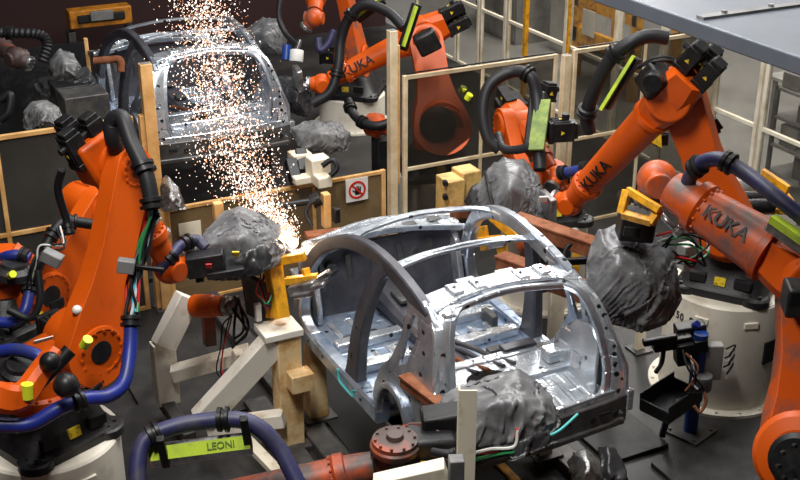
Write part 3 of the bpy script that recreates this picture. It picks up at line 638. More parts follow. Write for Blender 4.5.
def robot(label, base, A2, A3, W, T, paint=ORANGE, armpaint=None, front=True, k=1.0, r_low=.27, r_top=.19, base_on=True, sideaxis=None, motors=True, barrel=.135, mot=.42, moff=0., cr=.46):
    base, A2, A3, W, T = V(base), V(A2), V(A3), V(W), V(T); armpaint = armpaint or paint
    t = thing('industrial_robot', base, label, 'robot')
    h = V((W.x - base.x, W.y - base.y, 0))
    if sideaxis: ax = V(sideaxis).normalized()
    else: ax = V((-h.y, h.x, 0)).normalized()
    if ax.dot(CAMP - A3) < 0: ax = -ax                     # ax now points to the viewer's side of the robot
    if base_on: casting(t, base, h, .34 * k, cr * k)
    # rotating column
    zc = base.z + .33 * k
    c = MB().lathe((base.x, base.y, zc), (base.x, base.y, zc + .2), [(0, .30 * k), (.10, .30 * k), (.12, .27 * k), (.24, .26 * k), (.30, .20 * k)], 32)
    c.bolts((base.x, base.y, zc + .10), (0, 0, 1), .285 * k, 20, .014, .02)
    hub = V((base.x, base.y, zc + .2))
    c.sweep([hub, hub.lerp(A2, .55) + V((0, 0, .02)), A2 - ax * .02], [.42 * k, .40 * k, .34 * k], [.40 * k, .30 * k, .20 * k], ax, 5, .4)
    c.cyl(A2 - ax * .22 * k, A2 + ax * .10 * k, r_low * .80, n=28, bev=.02)
    col = c.build('rotating_column', paint, t)
    servo(t, A2 - ax * .34 * k, ax, (0, 0, 1), .22, .17, 'shoulder_motor')
    # link arm
    lo = (.10 if front else -.10) * k
    la, lb = A2 + ax * lo, A3 + ax * lo; d = (lb - la).normalized(); pr = d.cross(ax).normalized(); L = (lb - la).length
    pts = []
    for i in range(13): a = math.pi / 2 + math.pi * i / 12; pts.append((math.cos(a) * r_low, math.sin(a) * r_low))
    for f_, r_ in ((.18, .93), (.34, .78), (.55, .72), (.78, .84)): pts.append((L * f_, -(r_low + (r_top - r_low) * f_) * r_))
    for i in range(13): a = -math.pi / 2 + math.pi * i / 12; pts.append((L + math.cos(a) * r_top, math.sin(a) * r_top))
    for f_, r_ in ((.78, .84), (.55, .72), (.34, .78), (.18, .93)): pts.append((L * f_, (r_low + (r_top - r_low) * f_) * r_))
    arm = MB().prism([pts], lambda u, v, e: la + d * u + pr * v + ax * e, .17 * k).build('link_arm', armpaint, t, .035, 3)
    sg = 1 if front else -1
    for p, rr in ((la, r_low * .72), (lb, r_top * .80)):
        o = MB().lathe(p + ax * (.078 * k), p + ax * (.12 * k), [(0, rr), (.025, rr), (.035, rr * .9), (.028, rr * .82)], 28).bolts(p + ax * (.10 * k), ax, rr * .86, 14, .012, .02).build('joint_cover', paint, arm)
        MB().cyl(p + ax * (.09 * k), p + ax * (.112 * k), rr * .45, n=20, bev=.004).build('hub_cap', BLACKM if p is la else paint, o)
    # elbow housing and forearm
    fo = (-.10 if front else .10) * k
    e3, w3 = A3 + ax * fo, W
    fd = (w3 - e3).normalized(); FL = (w3 - e3).length
    MB().cyl(A3 + ax * (fo - .15 * k), A3 + ax * (fo + .15 * k), .20 * k, n=28, bev=.02).sweep([e3 - fd * (mot - .12) * k, e3 - fd * .12 * k, e3 + fd * .12 * k, e3 + fd * .32 * k], [.30 * k, .36 * k, .36 * k, .27 * k], [.30 * k, .30 * k, .30 * k, .27 * k], ax, 4, .4).build('elbow_housing', paint, t)
    br = barrel * k
    fa = MB().lathe(e3 + fd * .28 * k, w3, [(0, br * 1.18), (.05, br * 1.2), (.06, br * 1.08), (.10, br * 1.06), (FL - .28 * k - .38 * k, br * .86), (FL - .28 * k - .36 * k, br * 1.0), (FL - .28 * k - .30 * k, br * 1.0), (FL - .28 * k - .29 * k, br * .82), (FL - .28 * k - .12 * k, br * .72)], 28)
    fa.bolts(e3 + fd * (FL - .375 * k), -fd, br * .9, 14, .010, .018)
    fa = fa.build('forearm', armpaint, t)
    if motors:
        u3 = fd.cross(ax).normalized()
        for a, b in ((.02, .10), (.02, -.10), (-.14, .0)):
            servo(t, e3 - fd * mot * k + ax * (a * k) + u3 * ((b + moff) * k), -fd, u3, .25 * k, .135 * k)
    # wrist
    td = (T - W).normalized()
    wr = MB().ball(W, .128 * k, 20, 12).cyl(W, W + td * .14 * k, .105 * k, .085 * k, 20, .01)
    wr.cyl(W - ax * .13 * k, W + ax * .13 * k, .085 * k, n=20, bev=.012).build('wrist', armpaint, t)
    MB().lathe(W + td * .13 * k, T, [(0, .075 * k), (.02, .095 * k), (.05, .095 * k), (.055, .07 * k)], 24).bolts(W + td * .18 * k, td, .08 * k, 10, .008, .012).build('tool_flange', STEEL, t)
    return dict(t=t, ax=ax, fd=fd, d=d, arm=arm, fa=fa, e3=e3, br=br, la=la)
def hose(root, pts, r, m=RUBBER, rib=.02, sub=14, name='hose', clamps=(), n=12):
    o = MB().tube(pts, r, n, sub, rib).build(name, m, root)
    P = spline(pts, 10)
    for f_ in clamps:
        i = min(len(P) - 2, int(f_ * (len(P) - 1))); dd = (P[i + 1] - P[i]).normalized()
        MB().lathe(P[i] - dd * .04, P[i] + dd * .04, [(0, r * 1.1), (.005, r * 1.45), (.03, r * 1.45), (.035, r * 1.2), (.05, r * 1.2), (.055, r * 1.5), (.075, r * 1.5), (.08, r * 1.1)], 16).build('clamp', BLACK, o)
    return o
def wires(root, pts, m_list, r=.008, spread=.03, seed=1):
    rn = random.Random(seed)
    for m in m_list:
        q = [V(p) + V([rn.uniform(-spread, spread) for _ in range(3)]) for p in pts]
        MB().tube(q, r, 6, 8).build('cable', m, root)
CWIRE = [mat('red_wire', (.55, .015, .015), .4), mat('green_wire', (.02, .22, .07), .4), mat('cyan_wire', (.05, .40, .60), .4), mat('white_wire', (.6, .6, .56), .4), RUBBER, GREYHOSE]

# ---- big robot at the left, near
r1 = robot('big orange robot nearest at left, broad link arm upright above a cream drum', (1.06, 8.0, .97), (1.370, 7.846, 1.740), (1.870, 8.340, 2.871), (2.207, 8.473, 1.890), (2.375, 8.498, 1.861), front=True, r_low=.27, r_top=.165, barrel=.12, mot=.25, moff=.12, cr=.40)
MB().box(r1['e3'] - r1['fd'] * .10 + r1['fd'].cross(r1['ax']) * .10, (.34, .30, .26), r1['fd'], r1['ax']).build('motor_flange', ORANGE, r1['t'], .03)
t = r1['t']
hose(t, [(1.876, 8.294, 2.909), (1.802, 8.186, 3.109), (1.809, 8.189, 3.241), (1.866, 8.120, 3.283), (1.881, 7.982, 3.146), (1.921, 7.804, 2.955), (1.920, 7.693, 2.733)], .058, GREYHOSE, .02, 16, clamps=(.80, .97))
wires(t, [(1.929, 7.734, 2.701), (1.853, 7.716, 2.470), (1.752, 7.670, 2.278), (1.661, 7.527, 2.026)], CWIRE + CWIRE[:4] + [RUBBER] * 4, .011, .05, 3)
hose(t, [(1.655, 7.530, 2.026), (1.598, 7.407, 1.847), (1.502, 7.256, 1.697), (1.370, 7.182, 1.662), (1.211, 7.156, 1.697), (1.038, 7.119, 1.696), (0.835, 7.124, 1.627), (0.619, 7.182, 1.648)], .05, BLUE, .02, 14, clamps=(.02, .62))
hose(t, [(1.508, 7.778, 1.765), (1.459, 7.696, 1.555), (1.342, 7.599, 1.489), (1.221, 7.550, 1.516)], .035, RUBBER, .06, 12)
jb = MB().box((1.681, 7.634, 2.379), (.12, .07, .10), (1, -.4, -.2)).build('junction_box', GREYM, t, .008)
MB().box((1.825, 7.605, 2.344), (.22, .03, .03), (1, -.4, -.2)).build('cable_bracket', BLACK, t, .004)
MB().cyl((1.286, 7.379, 1.971), (1.311, 7.340, 2.038), .035, n=14).build('indicator_cap', NEON, t)
MB().box((1.058, 7.610, 1.959), (.13, .006, .07), (1, .1, 0), (0, -.7, .7)).build('rating_plate', WHITE, t)
MB().ball((1.328, 7.719, 2.077), .035).build('cap', WHITE, t)
cb = MB().cyl((0.864, 7.245, 1.774), (1.182, 7.321, 1.996), .05, n=14).ball((1.087, 7.068, 1.886), .085).ball((1.028, 7.215, 1.998), .07).build('balance_valve', BLACK, t)
MB().cyl((0.838, 7.105, 1.835), (0.852, 7.111, 1.934), .04, n=14).build('yellow_cap', NEON, cb)
MB().sweep([(0.638, 7.211, 1.847), (0.751, 7.148, 1.835), (0.845, 7.168, 1.845), (0.963, 7.266, 1.912), (1.095, 7.358, 1.983)], [.2, .2, .16, .14, .14], .14, (.5, -.8, .2), 5, .5).build('counterbalance_link', ORANGE, t)
hose(t, [(0.732, 7.634, 1.928), (0.864, 7.529, 1.971), (0.983, 7.402, 1.959), (1.028, 7.343, 1.886)], .045, BLUE, .02, 14)
MB().lathe((0.866, 7.508, 1.810), (0.873, 7.487, 1.897), [(0, .13), (.03, .13), (.05, .10), (.08, .09)], 20).build('dark_cap', BLACKM, t)
hose(t, [(1.472, 8.462, 2.843), (1.436, 8.517, 2.673), (1.467, 8.510, 2.446), (1.468, 8.461, 2.351)], .03, RUBBER, .02, 12, clamps=(.95,))
ped('robot_pedestal', (1.06, 8.0), .52, .97, 'cream drum pedestal at the lower left corner under the big left robot')

# ---- second robot at the left, behind
r2 = robot('orange robot half hidden behind the big left robot, blue hoses at its shoulder', (1.096, 9.638, 1.156), (1.325, 9.533, 1.418), (1.949, 9.956, 1.901), (2.549, 10.391, 1.412), (2.685, 10.391, 1.302), front=True, k=.95, motors=False, mot=.16, r_low=.29, r_top=.20)
t = r2['t']
hose(t, [(0.911, 9.122, 1.409), (1.040, 9.058, 1.409), (1.141, 9.044, 1.482), (1.197, 9.118, 1.562), (1.232, 9.187, 1.613)], .045, BLUE, .02, 12, clamps=(.98,))
hose(t, [(1.030, 9.587, 1.719), (1.132, 9.458, 1.807), (1.236, 9.410, 1.814), (1.290, 9.371, 1.792)], .045, BLUE, .02, 12, clamps=(.75,))
hose(t, [(1.235, 9.193, 1.628), (1.343, 9.229, 1.805), (1.485, 9.360, 1.963), (1.624, 9.443, 2.020), (1.918, 9.384, 1.950)], .045, RUBBER, .02, 12, clamps=(.5, .8))
wires(t, [(1.226, 9.140, 1.635), (1.264, 9.044, 1.847), (1.365, 9.067, 1.992), (1.498, 9.015, 2.021), (1.542, 9.264, 2.071)], [CWIRE[3], RUBBER, RUBBER, GREYHOSE], .008, .03, 5)
MB().box((1.400, 8.963, 1.941), (.16, .10, .10), (.8, -.5, -.5)).build('junction_box', GREYM, t, .01)
MB().cyl((1.094, 9.200, 1.745), (1.107, 9.101, 1.804), .03, n=12).build('indicator_cap', NEON, t)
MB().lathe((1.147, 9.379, 1.665), (1.161, 9.370, 1.783), [(0, .17), (.06, .16), (.09, .11), (.12, .1)], 20).build('shoulder_cap', BLACKM, t)
hose(t, [(1.290, 9.024, 1.833), (1.260, 8.929, 1.616), (1.163, 8.912, 1.485), (1.019, 9.013, 1.543)], .03, RUBBER, .02, 12)

# ---- robot at the lower centre
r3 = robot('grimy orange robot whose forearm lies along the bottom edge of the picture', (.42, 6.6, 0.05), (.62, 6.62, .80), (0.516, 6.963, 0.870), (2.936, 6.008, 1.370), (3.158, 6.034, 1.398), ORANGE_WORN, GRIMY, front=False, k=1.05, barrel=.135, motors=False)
t = r3['t']
MB().lathe((2.932, 5.953, 1.499), (2.930, 5.949, 1.611), [(0, .155), (.02, .165), (.05, .165), (.06, .15), (.09, .15), (.10, .06), (.13, .05)], 28).bolts((2.925, 5.939, 1.587), (0, 0, 1), .13, 10, .01, .02).build('wrist_cover', GRIMY, t)
hose(t, [(1.292, 6.183, 1.550), (1.335, 6.293, 1.688), (1.413, 6.363, 1.784), (1.571, 6.366, 1.824), (1.786, 6.327, 1.836), (1.984, 6.231, 1.842), (2.096, 6.146, 1.785), (2.174, 6.049, 1.670), (2.221, 5.881, 1.505)], .055, NAVY, .02, 16, clamps=(.30, .57))
lb = MB().bar((1.436, 6.400, 1.636), (2.038, 6.185, 1.682), .10, .13, (0, -.4, 1)).build('hose_guide', STEEL, t, .01)
pv = V((1.715, 6.237, 1.710)); dv = (V((2.025, 6.144, 1.710)) - V((1.427, 6.358, 1.665))).normalized(); nv = (CAMP - pv).normalized(); nv = (nv - dv * nv.dot(dv)).normalized()
gl = MB().box(pv + nv * .0, (.62, .012, .085), dv, nv.cross(dv)).build('label', YGREEN, lb)
lettering('LEONI', .062, pv + dv * .13 + nv * .010, dv, nv, DGREEN, gl)
for px in ((1.494, 6.289, 1.716), (1.982, 6.121, 1.818)): MB().box(px, (.05, .05, .26), dv, (0, -.3, 1)).build('strap', BLACK, lb, .006)

# ---- robot at the right, near
r4 = robot('nearest orange robot at right edge, worn lettered forearm reaching left', (5.599, 4.780, 0.620), (5.238, 4.668, 1.474), (5.599, 5.208, 2.537), (5.150, 6.283, 2.886), (5.127, 6.333, 2.720), ORANGE, ORANGE_WORN, front=False, sideaxis=(.5, .86, 0), k=1.12, r_low=.26, r_top=.19, barrel=.165)
t = r4['t']; fa = r4['fa']
fp = V((5.227, 5.652, 2.685)); fd = r4['fd']; nn = toward(fp); nn = (nn - fd * nn.dot(fd)).normalized()
ctr = r4['e3'] + fd * ((fp - r4['e3']).dot(fd))
lettering('KUKA', .13, ctr + nn * (r4['br'] * 1.04 + .006), fd * -1 if fd.dot(V((1, -.5, 0))) < 0 else fd, nn, BLACK, fa)
hose(t, [(5.216, 6.035, 2.947), (5.205, 5.974, 3.058), (5.224, 5.887, 3.149), (5.256, 5.770, 3.190), (5.309, 5.600, 3.148), (5.318, 5.319, 3.087), (5.396, 5.107, 2.987)], .052, NAVY, .02, 14, clamps=(.22, .55))
hose(t, [(5.466, 5.813, 2.753), (5.475, 5.696, 2.774), (5.527, 5.534, 2.746), (5.561, 5.375, 2.708)], .05, BLUE, .02, 12, clamps=(.9,))
lb = MB().bar((5.294, 5.306, 2.916), (5.393, 5.016, 2.804), .10, .09).build('hose_guide', STEEL, t, .01)
MB().bar((5.262, 5.262, 2.967), (5.357, 4.991, 2.863), .07, .05).build('label', YGREEN, lb)
MB().lathe((5.024, 4.520, 1.699), (4.858, 4.402, 1.786), [(0, .28), (.06, .28), (.10, .25), (.12, .17)], 30).build('shoulder_cover', ORANGE, t)
MB().lathe((4.902, 4.427, 1.757), (4.776, 4.338, 1.822), [(0, .17), (.03, .17), (.05, .14)], 24).bolts((4.796, 4.350, 1.816), (-.2, -.9, .3), .11, 8, .014, .03).build('shoulder_cap', BLACK, t)
MB().box((5.186, 4.887, 2.586), (.2, .16, .2), (.5, .8, 0)).build('elbow_box', BLACK, t, .02)

# ---- robot at the right, tall, behind the gun with the grey cover
r5 = robot('tall orange robot on the cream drum with raised elbow and black lettered forearm', (7.15, 7.58, 1.07), (6.787, 7.322, 1.750), (6.501, 7.791, 2.920), (6.241, 8.865, 1.550), (6.146, 9.033, 1.547), front=False, cr=.41, k=1.0, r_low=.26, r_top=.20, barrel=.15)
t = r5['t']; fd = r5['fd']
fp = V((6.411, 8.584, 2.133)); ctr = r5['e3'] + fd * ((fp - r5['e3']).dot(fd)); nn = toward(ctr); nn = (nn - fd * nn.dot(fd)).normalized()
lettering('KUKA', .16, ctr + nn * (r5['br'] * .98 + .004), -fd, nn, BLACK, r5['fa'])
hose(t, [(6.482, 7.939, 3.355), (6.350, 8.013, 3.370), (6.188, 8.066, 3.316), (6.070, 8.168, 3.158), (6.016, 8.292, 2.865), (6.034, 8.397, 2.604), (6.079, 8.411, 2.434)], .062, GREYHOSE, .02, 14, clamps=(.45, .8))
lb = MB().bar((6.022, 8.111, 2.754), (6.225, 7.989, 3.201), .07, .09, (0, -.5, 1)).build('hose_guide', BLACK, t, .01)
MB().bar((5.940, 8.069, 2.761), (6.156, 7.956, 3.235), .03, .05, (0, -.5, 1)).build('label', YGREEN, lb)
MB().box((6.257, 7.780, 3.061), (.26, .18, .24), r5['fd'], (0, 0, 1)).build('elbow_box', BLACK, t, .03)
MB().cyl((6.190, 7.710, 3.098), (6.106, 7.625, 3.089), .085, n=18, bev=.01).build('elbow_cap', BLACK, t)
wires(t, [(6.167, 7.879, 3.167), (6.236, 7.766, 3.256), (6.375, 7.674, 3.211), (6.474, 7.672, 3.061)], [RUBBER, RUBBER, GREYHOSE], .012, .03, 8)
wires(t, [(7.064, 8.057, 2.219), (7.100, 7.942, 2.270), (7.127, 7.995, 2.401), (7.091, 8.045, 2.467)], [RUBBER], .012, .0, 8)
servo(t, (7.138, 8.103, 2.385), (.6, -.3, .5), (0, 0, 1), .22, .15)
servo(t, (6.759, 8.259, 2.318), (-.3, -.9, .1), (0, 0, 1), .12, .12)
MB().add([(6.581, 8.234, 2.336), (6.720, 8.210, 2.426), (6.697, 8.143, 2.270), (6.599, 8.256, 2.325), (6.739, 8.232, 2.416), (6.715, 8.165, 2.260)], [(0, 1, 2), (5, 4, 3), (0, 3, 4, 1), (1, 4, 5, 2), (2, 5, 3, 0)]).build('warning_triangle', STICK, t)
hose(t, [(6.457, 8.912, 1.856), (6.386, 9.038, 1.793), (6.315, 9.169, 1.740)], .05, BLUE, .02, 8, clamps=(.1, .9))
pd5 = ped('robot_pedestal', (7.15, 7.58), .55, 1.07, 'cream drum pedestal with stencilled number at right beside the blue post')
pn = toward((7.15, 7.58, 0)); pn = V((pn.x, pn.y, 0)).normalized(); pxd = V((-pn.y, pn.x, 0))
base_a = math.atan2(pn.y, pn.x)
for i, chh in enumerate('T4150 R04'):
    a = base_a + (-1.12 + i * .10); n_ = V((math.cos(a), math.sin(a), 0)); x_ = V((-n_.y, n_.x, 0))
    if chh != ' ': lettering(chh, .105, V((7.15, 7.58, .86)) + n_ * .553, x_, n_, BLACK, pd5, squash=.85)
MB().box(V((7.15, 7.58, .60)) + V((math.cos(base_a + .95), math.sin(base_a + .95), 0)) * .52, (.08, .22, .22), V((math.cos(base_a + .95), math.sin(base_a + .95), 0))).build('opening', HOLE, pd5)

# ---- robot in the middle with the green guide
r7 = robot('orange robot with upright green hose guide in front of the tall fence panel', (6.658, 9.900, 0.950), (6.446, 9.896, 1.365), (6.506, 10.346, 1.832), (6.594, 9.642, 1.495), (6.460, 9.539, 1.402), front=True, k=.85, r_low=.24, r_top=.2, barrel=.12)
t = r7['t']
hose(t, [(6.080, 9.916, 1.772), (5.993, 10.015, 1.883), (6.000, 10.143, 2.143), (6.110, 10.204, 2.374), (6.334, 10.153, 2.495), (6.438, 9.975, 2.487), (6.460, 9.862, 2.284), (6.348, 9.640, 1.978), (6.250, 9.424, 1.695)], .062, GREYHOSE, .02, 14, clamps=(.60,))
lb = MB().bar((6.546, 9.940, 2.282), (6.269, 9.593, 1.804), .18, .17, (.5, -.8, 0)).build('hose_guide', BLACK, t, .02)
MB().bar((6.484, 9.787, 2.281), (6.225, 9.475, 1.892), .03, .16, (.5, -.8, 0)).build('label', DGREEN, lb)
servo(t, (6.609, 9.640, 1.990), (1, -.3, 0), (0, 0, 1), .26, .2)
servo(t, (6.678, 9.996, 2.280), (.2, 0, 1), (1, 0, 0), .16, .14)
hose(t, [(6.139, 10.062, 1.878), (6.061, 9.829, 1.825), (6.115, 9.688, 1.841), (6.203, 9.552, 1.902)], .045, GREYHOSE, .02, 10)
ped('robot_pedestal', (6.658, 9.900, 0.950), .46, .95, 'cream drum pedestal behind the car under the robot with the green guide', False)

# ---- robots behind the tall fence
r6 = robot('orange robot behind the fence, lettered forearm pointing down left toward the far car', (6.681, 12.397, 0.600), (6.358, 11.715, 1.483), (6.466, 12.338, 2.338), (5.366, 12.843, 1.766), (5.217, 12.918, 1.766), ORANGE, front=True, k=.98, r_low=.34, r_top=.20, barrel=.14)
t = r6['t']; fd = r6['fd']
fp = V((5.669, 12.633, 2.135)); ctr = r6['e3'] + fd * ((fp - r6['e3']).dot(fd)); nn = toward(ctr); nn = (nn - fd * nn.dot(fd)).normalized()
lettering('KUKA', .15, ctr + nn * (r6['br'] * .95 + .004), -fd, nn, BLACK, r6['fa'])
hose(t, [(6.008, 11.950, 2.575), (5.924, 12.186, 2.715), (5.747, 12.421, 2.764), (5.597, 12.538, 2.604), (5.507, 12.576, 2.348), (5.417, 12.472, 2.053), (5.283, 12.411, 1.799), (5.071, 12.453, 1.673)], .06, RUBBER, .02, 14, clamps=(.4, .75))
lb = MB().bar((5.899, 11.782, 2.377), (6.098, 11.808, 2.868), .10, .11, (0, -.7, .5)).build('hose_guide', BLACK, t, .01)
MB().bar((5.882, 11.724, 2.438), (6.047, 11.734, 2.866), .03, .09, (0, -.7, .5)).build('label', YGREEN, lb)
lb2 = MB().bar((5.715, 12.578, 2.559), (5.994, 12.435, 2.793), .07, .09, (0, -.5, 1)).build('hose_guide', BLACK, t, .01)
MB().bar((5.701, 12.546, 2.603), (5.981, 12.407, 2.846), .03, .05, (0, -.5, 1)).build('label', YGREEN, lb2)
MB().box((6.165, 11.690, 2.458), (.26, .2, .24), r6['fd'], (0, 0, 1)).build('elbow_box', BLACK, t, .03)
MB().lathe((6.220, 11.508, 1.543), (6.138, 11.379, 1.571), [(0, .21), (.03, .21), (.06, .15)], 24).build('shoulder_cap', BLACKM, t)
for px in ((6.450, 11.399, 1.919), (6.496, 11.340, 1.848)): MB().cyl(px, V(px) + V((.02, -.03, .06)), .04, n=12).build('indicator_cap', NEON, t)
ped('robot_pedestal', (6.681, 12.397, 0.600), .48, .60, 'cream drum pedestal seen through the left glazing of the tall fence panel', False)
r8 = robot('orange robot behind the far car with its link arm leaning out of the top', (7.216, 16.102, 0.500), (6.902, 15.383, 1.250), (6.592, 15.436, 2.770), (5.990, 14.547, 2.116), (5.823, 14.644, 1.898), ORANGE, ORANGE_WORN, front=True, k=1.0, motors=False)
hose(r8['t'], [(5.528, 14.554, 2.400), (5.473, 14.474, 2.189), (5.516, 14.358, 2.001), (5.644, 14.344, 1.857)], .035, GREYHOSE, .02, 12)
hose(r8['t'], [(6.027, 14.518, 1.850), (6.021, 14.448, 1.706), (6.131, 14.430, 1.778), (6.236, 14.462, 1.947)], .05, NAVY, .02, 10)
ped('robot_pedestal', (7.216, 16.102, 0.500), .50, .50, 'cream drum pedestal behind the far car, left of the tan gate post', False)
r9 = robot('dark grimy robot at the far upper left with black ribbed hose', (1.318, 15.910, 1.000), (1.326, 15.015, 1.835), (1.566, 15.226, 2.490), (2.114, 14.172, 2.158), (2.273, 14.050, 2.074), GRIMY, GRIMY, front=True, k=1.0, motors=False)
hose(r9['t'], [(1.834, 14.006, 2.524), (2.075, 13.885, 2.524), (2.333, 13.747, 2.503), (2.384, 13.674, 2.411), (2.297, 13.625, 2.227)], .055, GREYHOSE, .12, 10, clamps=(.2,))
hose(r9['t'], [(1.796, 13.678, 1.838), (1.907, 13.649, 1.889), (1.852, 13.589, 1.715), (1.755, 13.596, 1.633)], .05, RUBBER, .02, 10)
ped('robot_pedestal', (1.318, 15.910, 1.000), .5, 1.0, 'cream drum pedestal outside the frame at the upper left', False)

# ------------------------------------------------------------------ supports under and round the car
def prop(x, y, z, m, label, wx=.12, wy=.12, base=.0, taper=1.0, z0=.0):
    t = thing('support_pillar', (x, y, z0), label, 'pillar')
    a = MB(); hx, hy = wx / 2, wy / 2
    a.add([(x - hx * taper, y - hy * taper, z0), (x + hx * taper, y - hy * taper, z0), (x + hx * taper, y + hy * taper, z0), (x - hx * taper, y + hy * taper, z0), (x - hx, y - hy, z), (x + hx, y - hy, z), (x + hx, y + hy, z), (x - hx, y + hy, z)],
          [(0, 1, 2, 3), (4, 7, 6, 5), (0, 4, 5, 1), (1, 5, 6, 2), (2, 6, 7, 3), (3, 7, 4, 0)])
    a.build('column', m, t, .006)
    MB().box((x, y, z0 + .012), (wx * 2.1, wy * 2.1, .024)).build('foot_plate', DSTEEL, t)
    MB().box((x, y, z - .01), (wx * 1.25, wy * 1.25, .02)).build('head_plate', DSTEEL, t)
    return t
prop(3.46, 8.62, .92, STANDO, 'stained orange support pillar under the front of the sill of the near car', .14, .14, taper=1.25, z0=.1)
prop(3.50, 7.10, .90, STANDO, 'stained support pillar under the near car just ahead of its rear wheel arch', .12, .12, z0=.1)
prop(4.95, 8.30, .92, CREAM, 'cream support pillar seen through the hatch opening of the near car', .14, .12, z0=.1)
prop(4.95, 7.20, .90, CREAM, 'cream support pillar under the right sill of the near car', .12, .12, z0=.1)
for p, w_, h_, lab in (((5.883, 8.470, 0.050), .16, .95, 'wide cream upright plate on the right of the near car, seen through its hatch'), ((6.312, 8.223, 0.000), .13, .95, 'cream upright bar between the near car hatch and the hanging grey cover'), ((6.878, 8.423, 0.000), .10, .80, 'cream upright bar below the hanging grey cover at right')):
    t = thing('upright_bar', p, lab, 'post')
    MB().box(V(p) + V((0, 0, h_ / 2)), (w_, .05, h_)).box(V(p) + V((w_ / 2, .04, h_ / 2)), (.02, .10, h_)).build('bar', CREAM, t, .005)
    MB().box(V(p) + V((0, 0, .01)), (w_ * 2, .2, .02)).build('foot_plate', DSTEEL, t)
for x, y, lab in ((3.5, 15.3, 'dark support pillar under the far car at its front left'), (4.94, 15.3, 'dark support pillar under the far car at its front right'), (3.5, 13.75, 'dark support pillar under the far car at its rear left'), (4.94, 13.75, 'dark support pillar under the far car at its rear right')):
    prop(x, y, .91, DSTEEL, lab, z0=.06)

# ------------------------------------------------------------------ white welded stand left of the car
st = thing('welding_stand', (2.75, 8.8, 0), 'dirty white A shaped steel stand left of the near car below the yellow clamp', 'stand')
pa = V((3.122, 8.418, 0.050))
MB().box((pa.x, pa.y, .57), (.21, .19, 1.14)).build('column', STANDO, st, .008)
MB().box((pa.x - .05, pa.y + .02, 1.15), (.34, .28, .06)).build('top_plate', STAND, st, .006)
MB().bar((pa.x - .10, pa.y - .02, 1.08), (2.399, 8.589, 0.365), .22, .14, (0, 1, 0)).build('brace', STAND, st, .008)
MB().bar((3.027, 8.284, 0.380), (2.456, 8.624, 0.248), .13, .13).build('tie_bar', STAND, st, .008)
MB().bar((2.302, 9.334, 0.775), (2.294, 9.286, 0.184), .20, .15, (0, 1, 0)).build('leg', STAND, st, .008)
MB().bar((2.304, 9.317, 0.742), (2.583, 9.382, 1.145), .20, .15, (0, 1, 0)).build('leg', STAND, st, .008)
MB().bar((2.329, 9.191, 0.517), (2.982, 8.955, 0.694), .15, .12).build('cross_bar', STAND, st, .008)
MB().bar((2.270, 9.298, 0.184), (2.324, 8.745, 0.113), .12, .10).build('foot', DSTEEL, st, .008)
MB().bar((2.671, 8.624, 0.216), (2.823, 7.772, 0.136), .10, .06).build('floor_strut', CREAM, st, .006)
MB().bar((2.876, 8.910, 0.744), (2.796, 8.969, 0.295), .12, .10, (0, 1, 0)).build('leg', STAND, st, .006)
MB().box((pa.x + .02, pa.y, .03), (.42, .34, .05)).build('foot_plate', DSTEEL, st, .006)
MB().box((3.177, 8.261, 0.727), (.20, .16, .16)).build('side_block', STANDO, st, .006)

# yellow clamp fixture by the left hinge pillar of the near car
cl = thing('clamp_fixture', (3.166, 8.408, 1.250), 'yellow clamp fixture with silver jaw at the front door opening of the near car', 'clamp')
MB().sweep([(3.117, 8.647, 1.676), (3.112, 8.562, 1.501), (3.106, 8.438, 1.250)], [.20, .17, .15], .07, (.5, -.85, .1), 4, .2).build('plate', YELLOW, cl, .006)
MB().sweep([(3.112, 8.735, 1.603), (3.102, 8.640, 1.403), (3.047, 8.566, 1.203)], [.10, .07, .07], .05, (.5, -.85, .1), 4, .2).build('plate', YELLOW, cl, .006)
MB().bar((3.117, 8.647, 1.676), (3.340, 8.458, 1.764), .06, .07).build('arm', YELLOW, cl, .005)
MB().bar((3.161, 8.452, 1.576), (3.370, 8.263, 1.650), .06, .06).bar((3.310, 8.335, 1.613), (3.305, 8.379, 1.696), .06, .05).build('arm', YELLOW, cl, .005)
jw = MB().bar((3.160, 8.365, 1.523), (3.328, 8.207, 1.620), .09, .08).bar((3.294, 8.213, 1.598), (3.386, 8.135, 1.657), .13, .04).bar((3.348, 8.212, 1.650), (3.430, 8.151, 1.731), .08, .05).build('jaw', STEEL, cl, .012)
MB().cyl((3.166, 8.293, 1.508), (3.285, 8.195, 1.553), .03, n=12).build('cylinder', STEEL, jw)
MB().box((2.986, 8.724, 1.334), (.05, .30, .42), (.95, .3, .1)).build('back_plate', DSTEEL, cl, .01)
wires(cl, [(3.027, 8.654, 1.600), (2.941, 8.528, 1.508), (2.975, 8.450, 1.388), (3.044, 8.526, 1.486)], [CWIRE[0], RUBBER, CWIRE[1], CWIRE[0]], .007, .04, 4)
MB().box((2.936, 8.546, 1.296), (.05, .05, .16)).build('valve', WHITE, cl, .006)
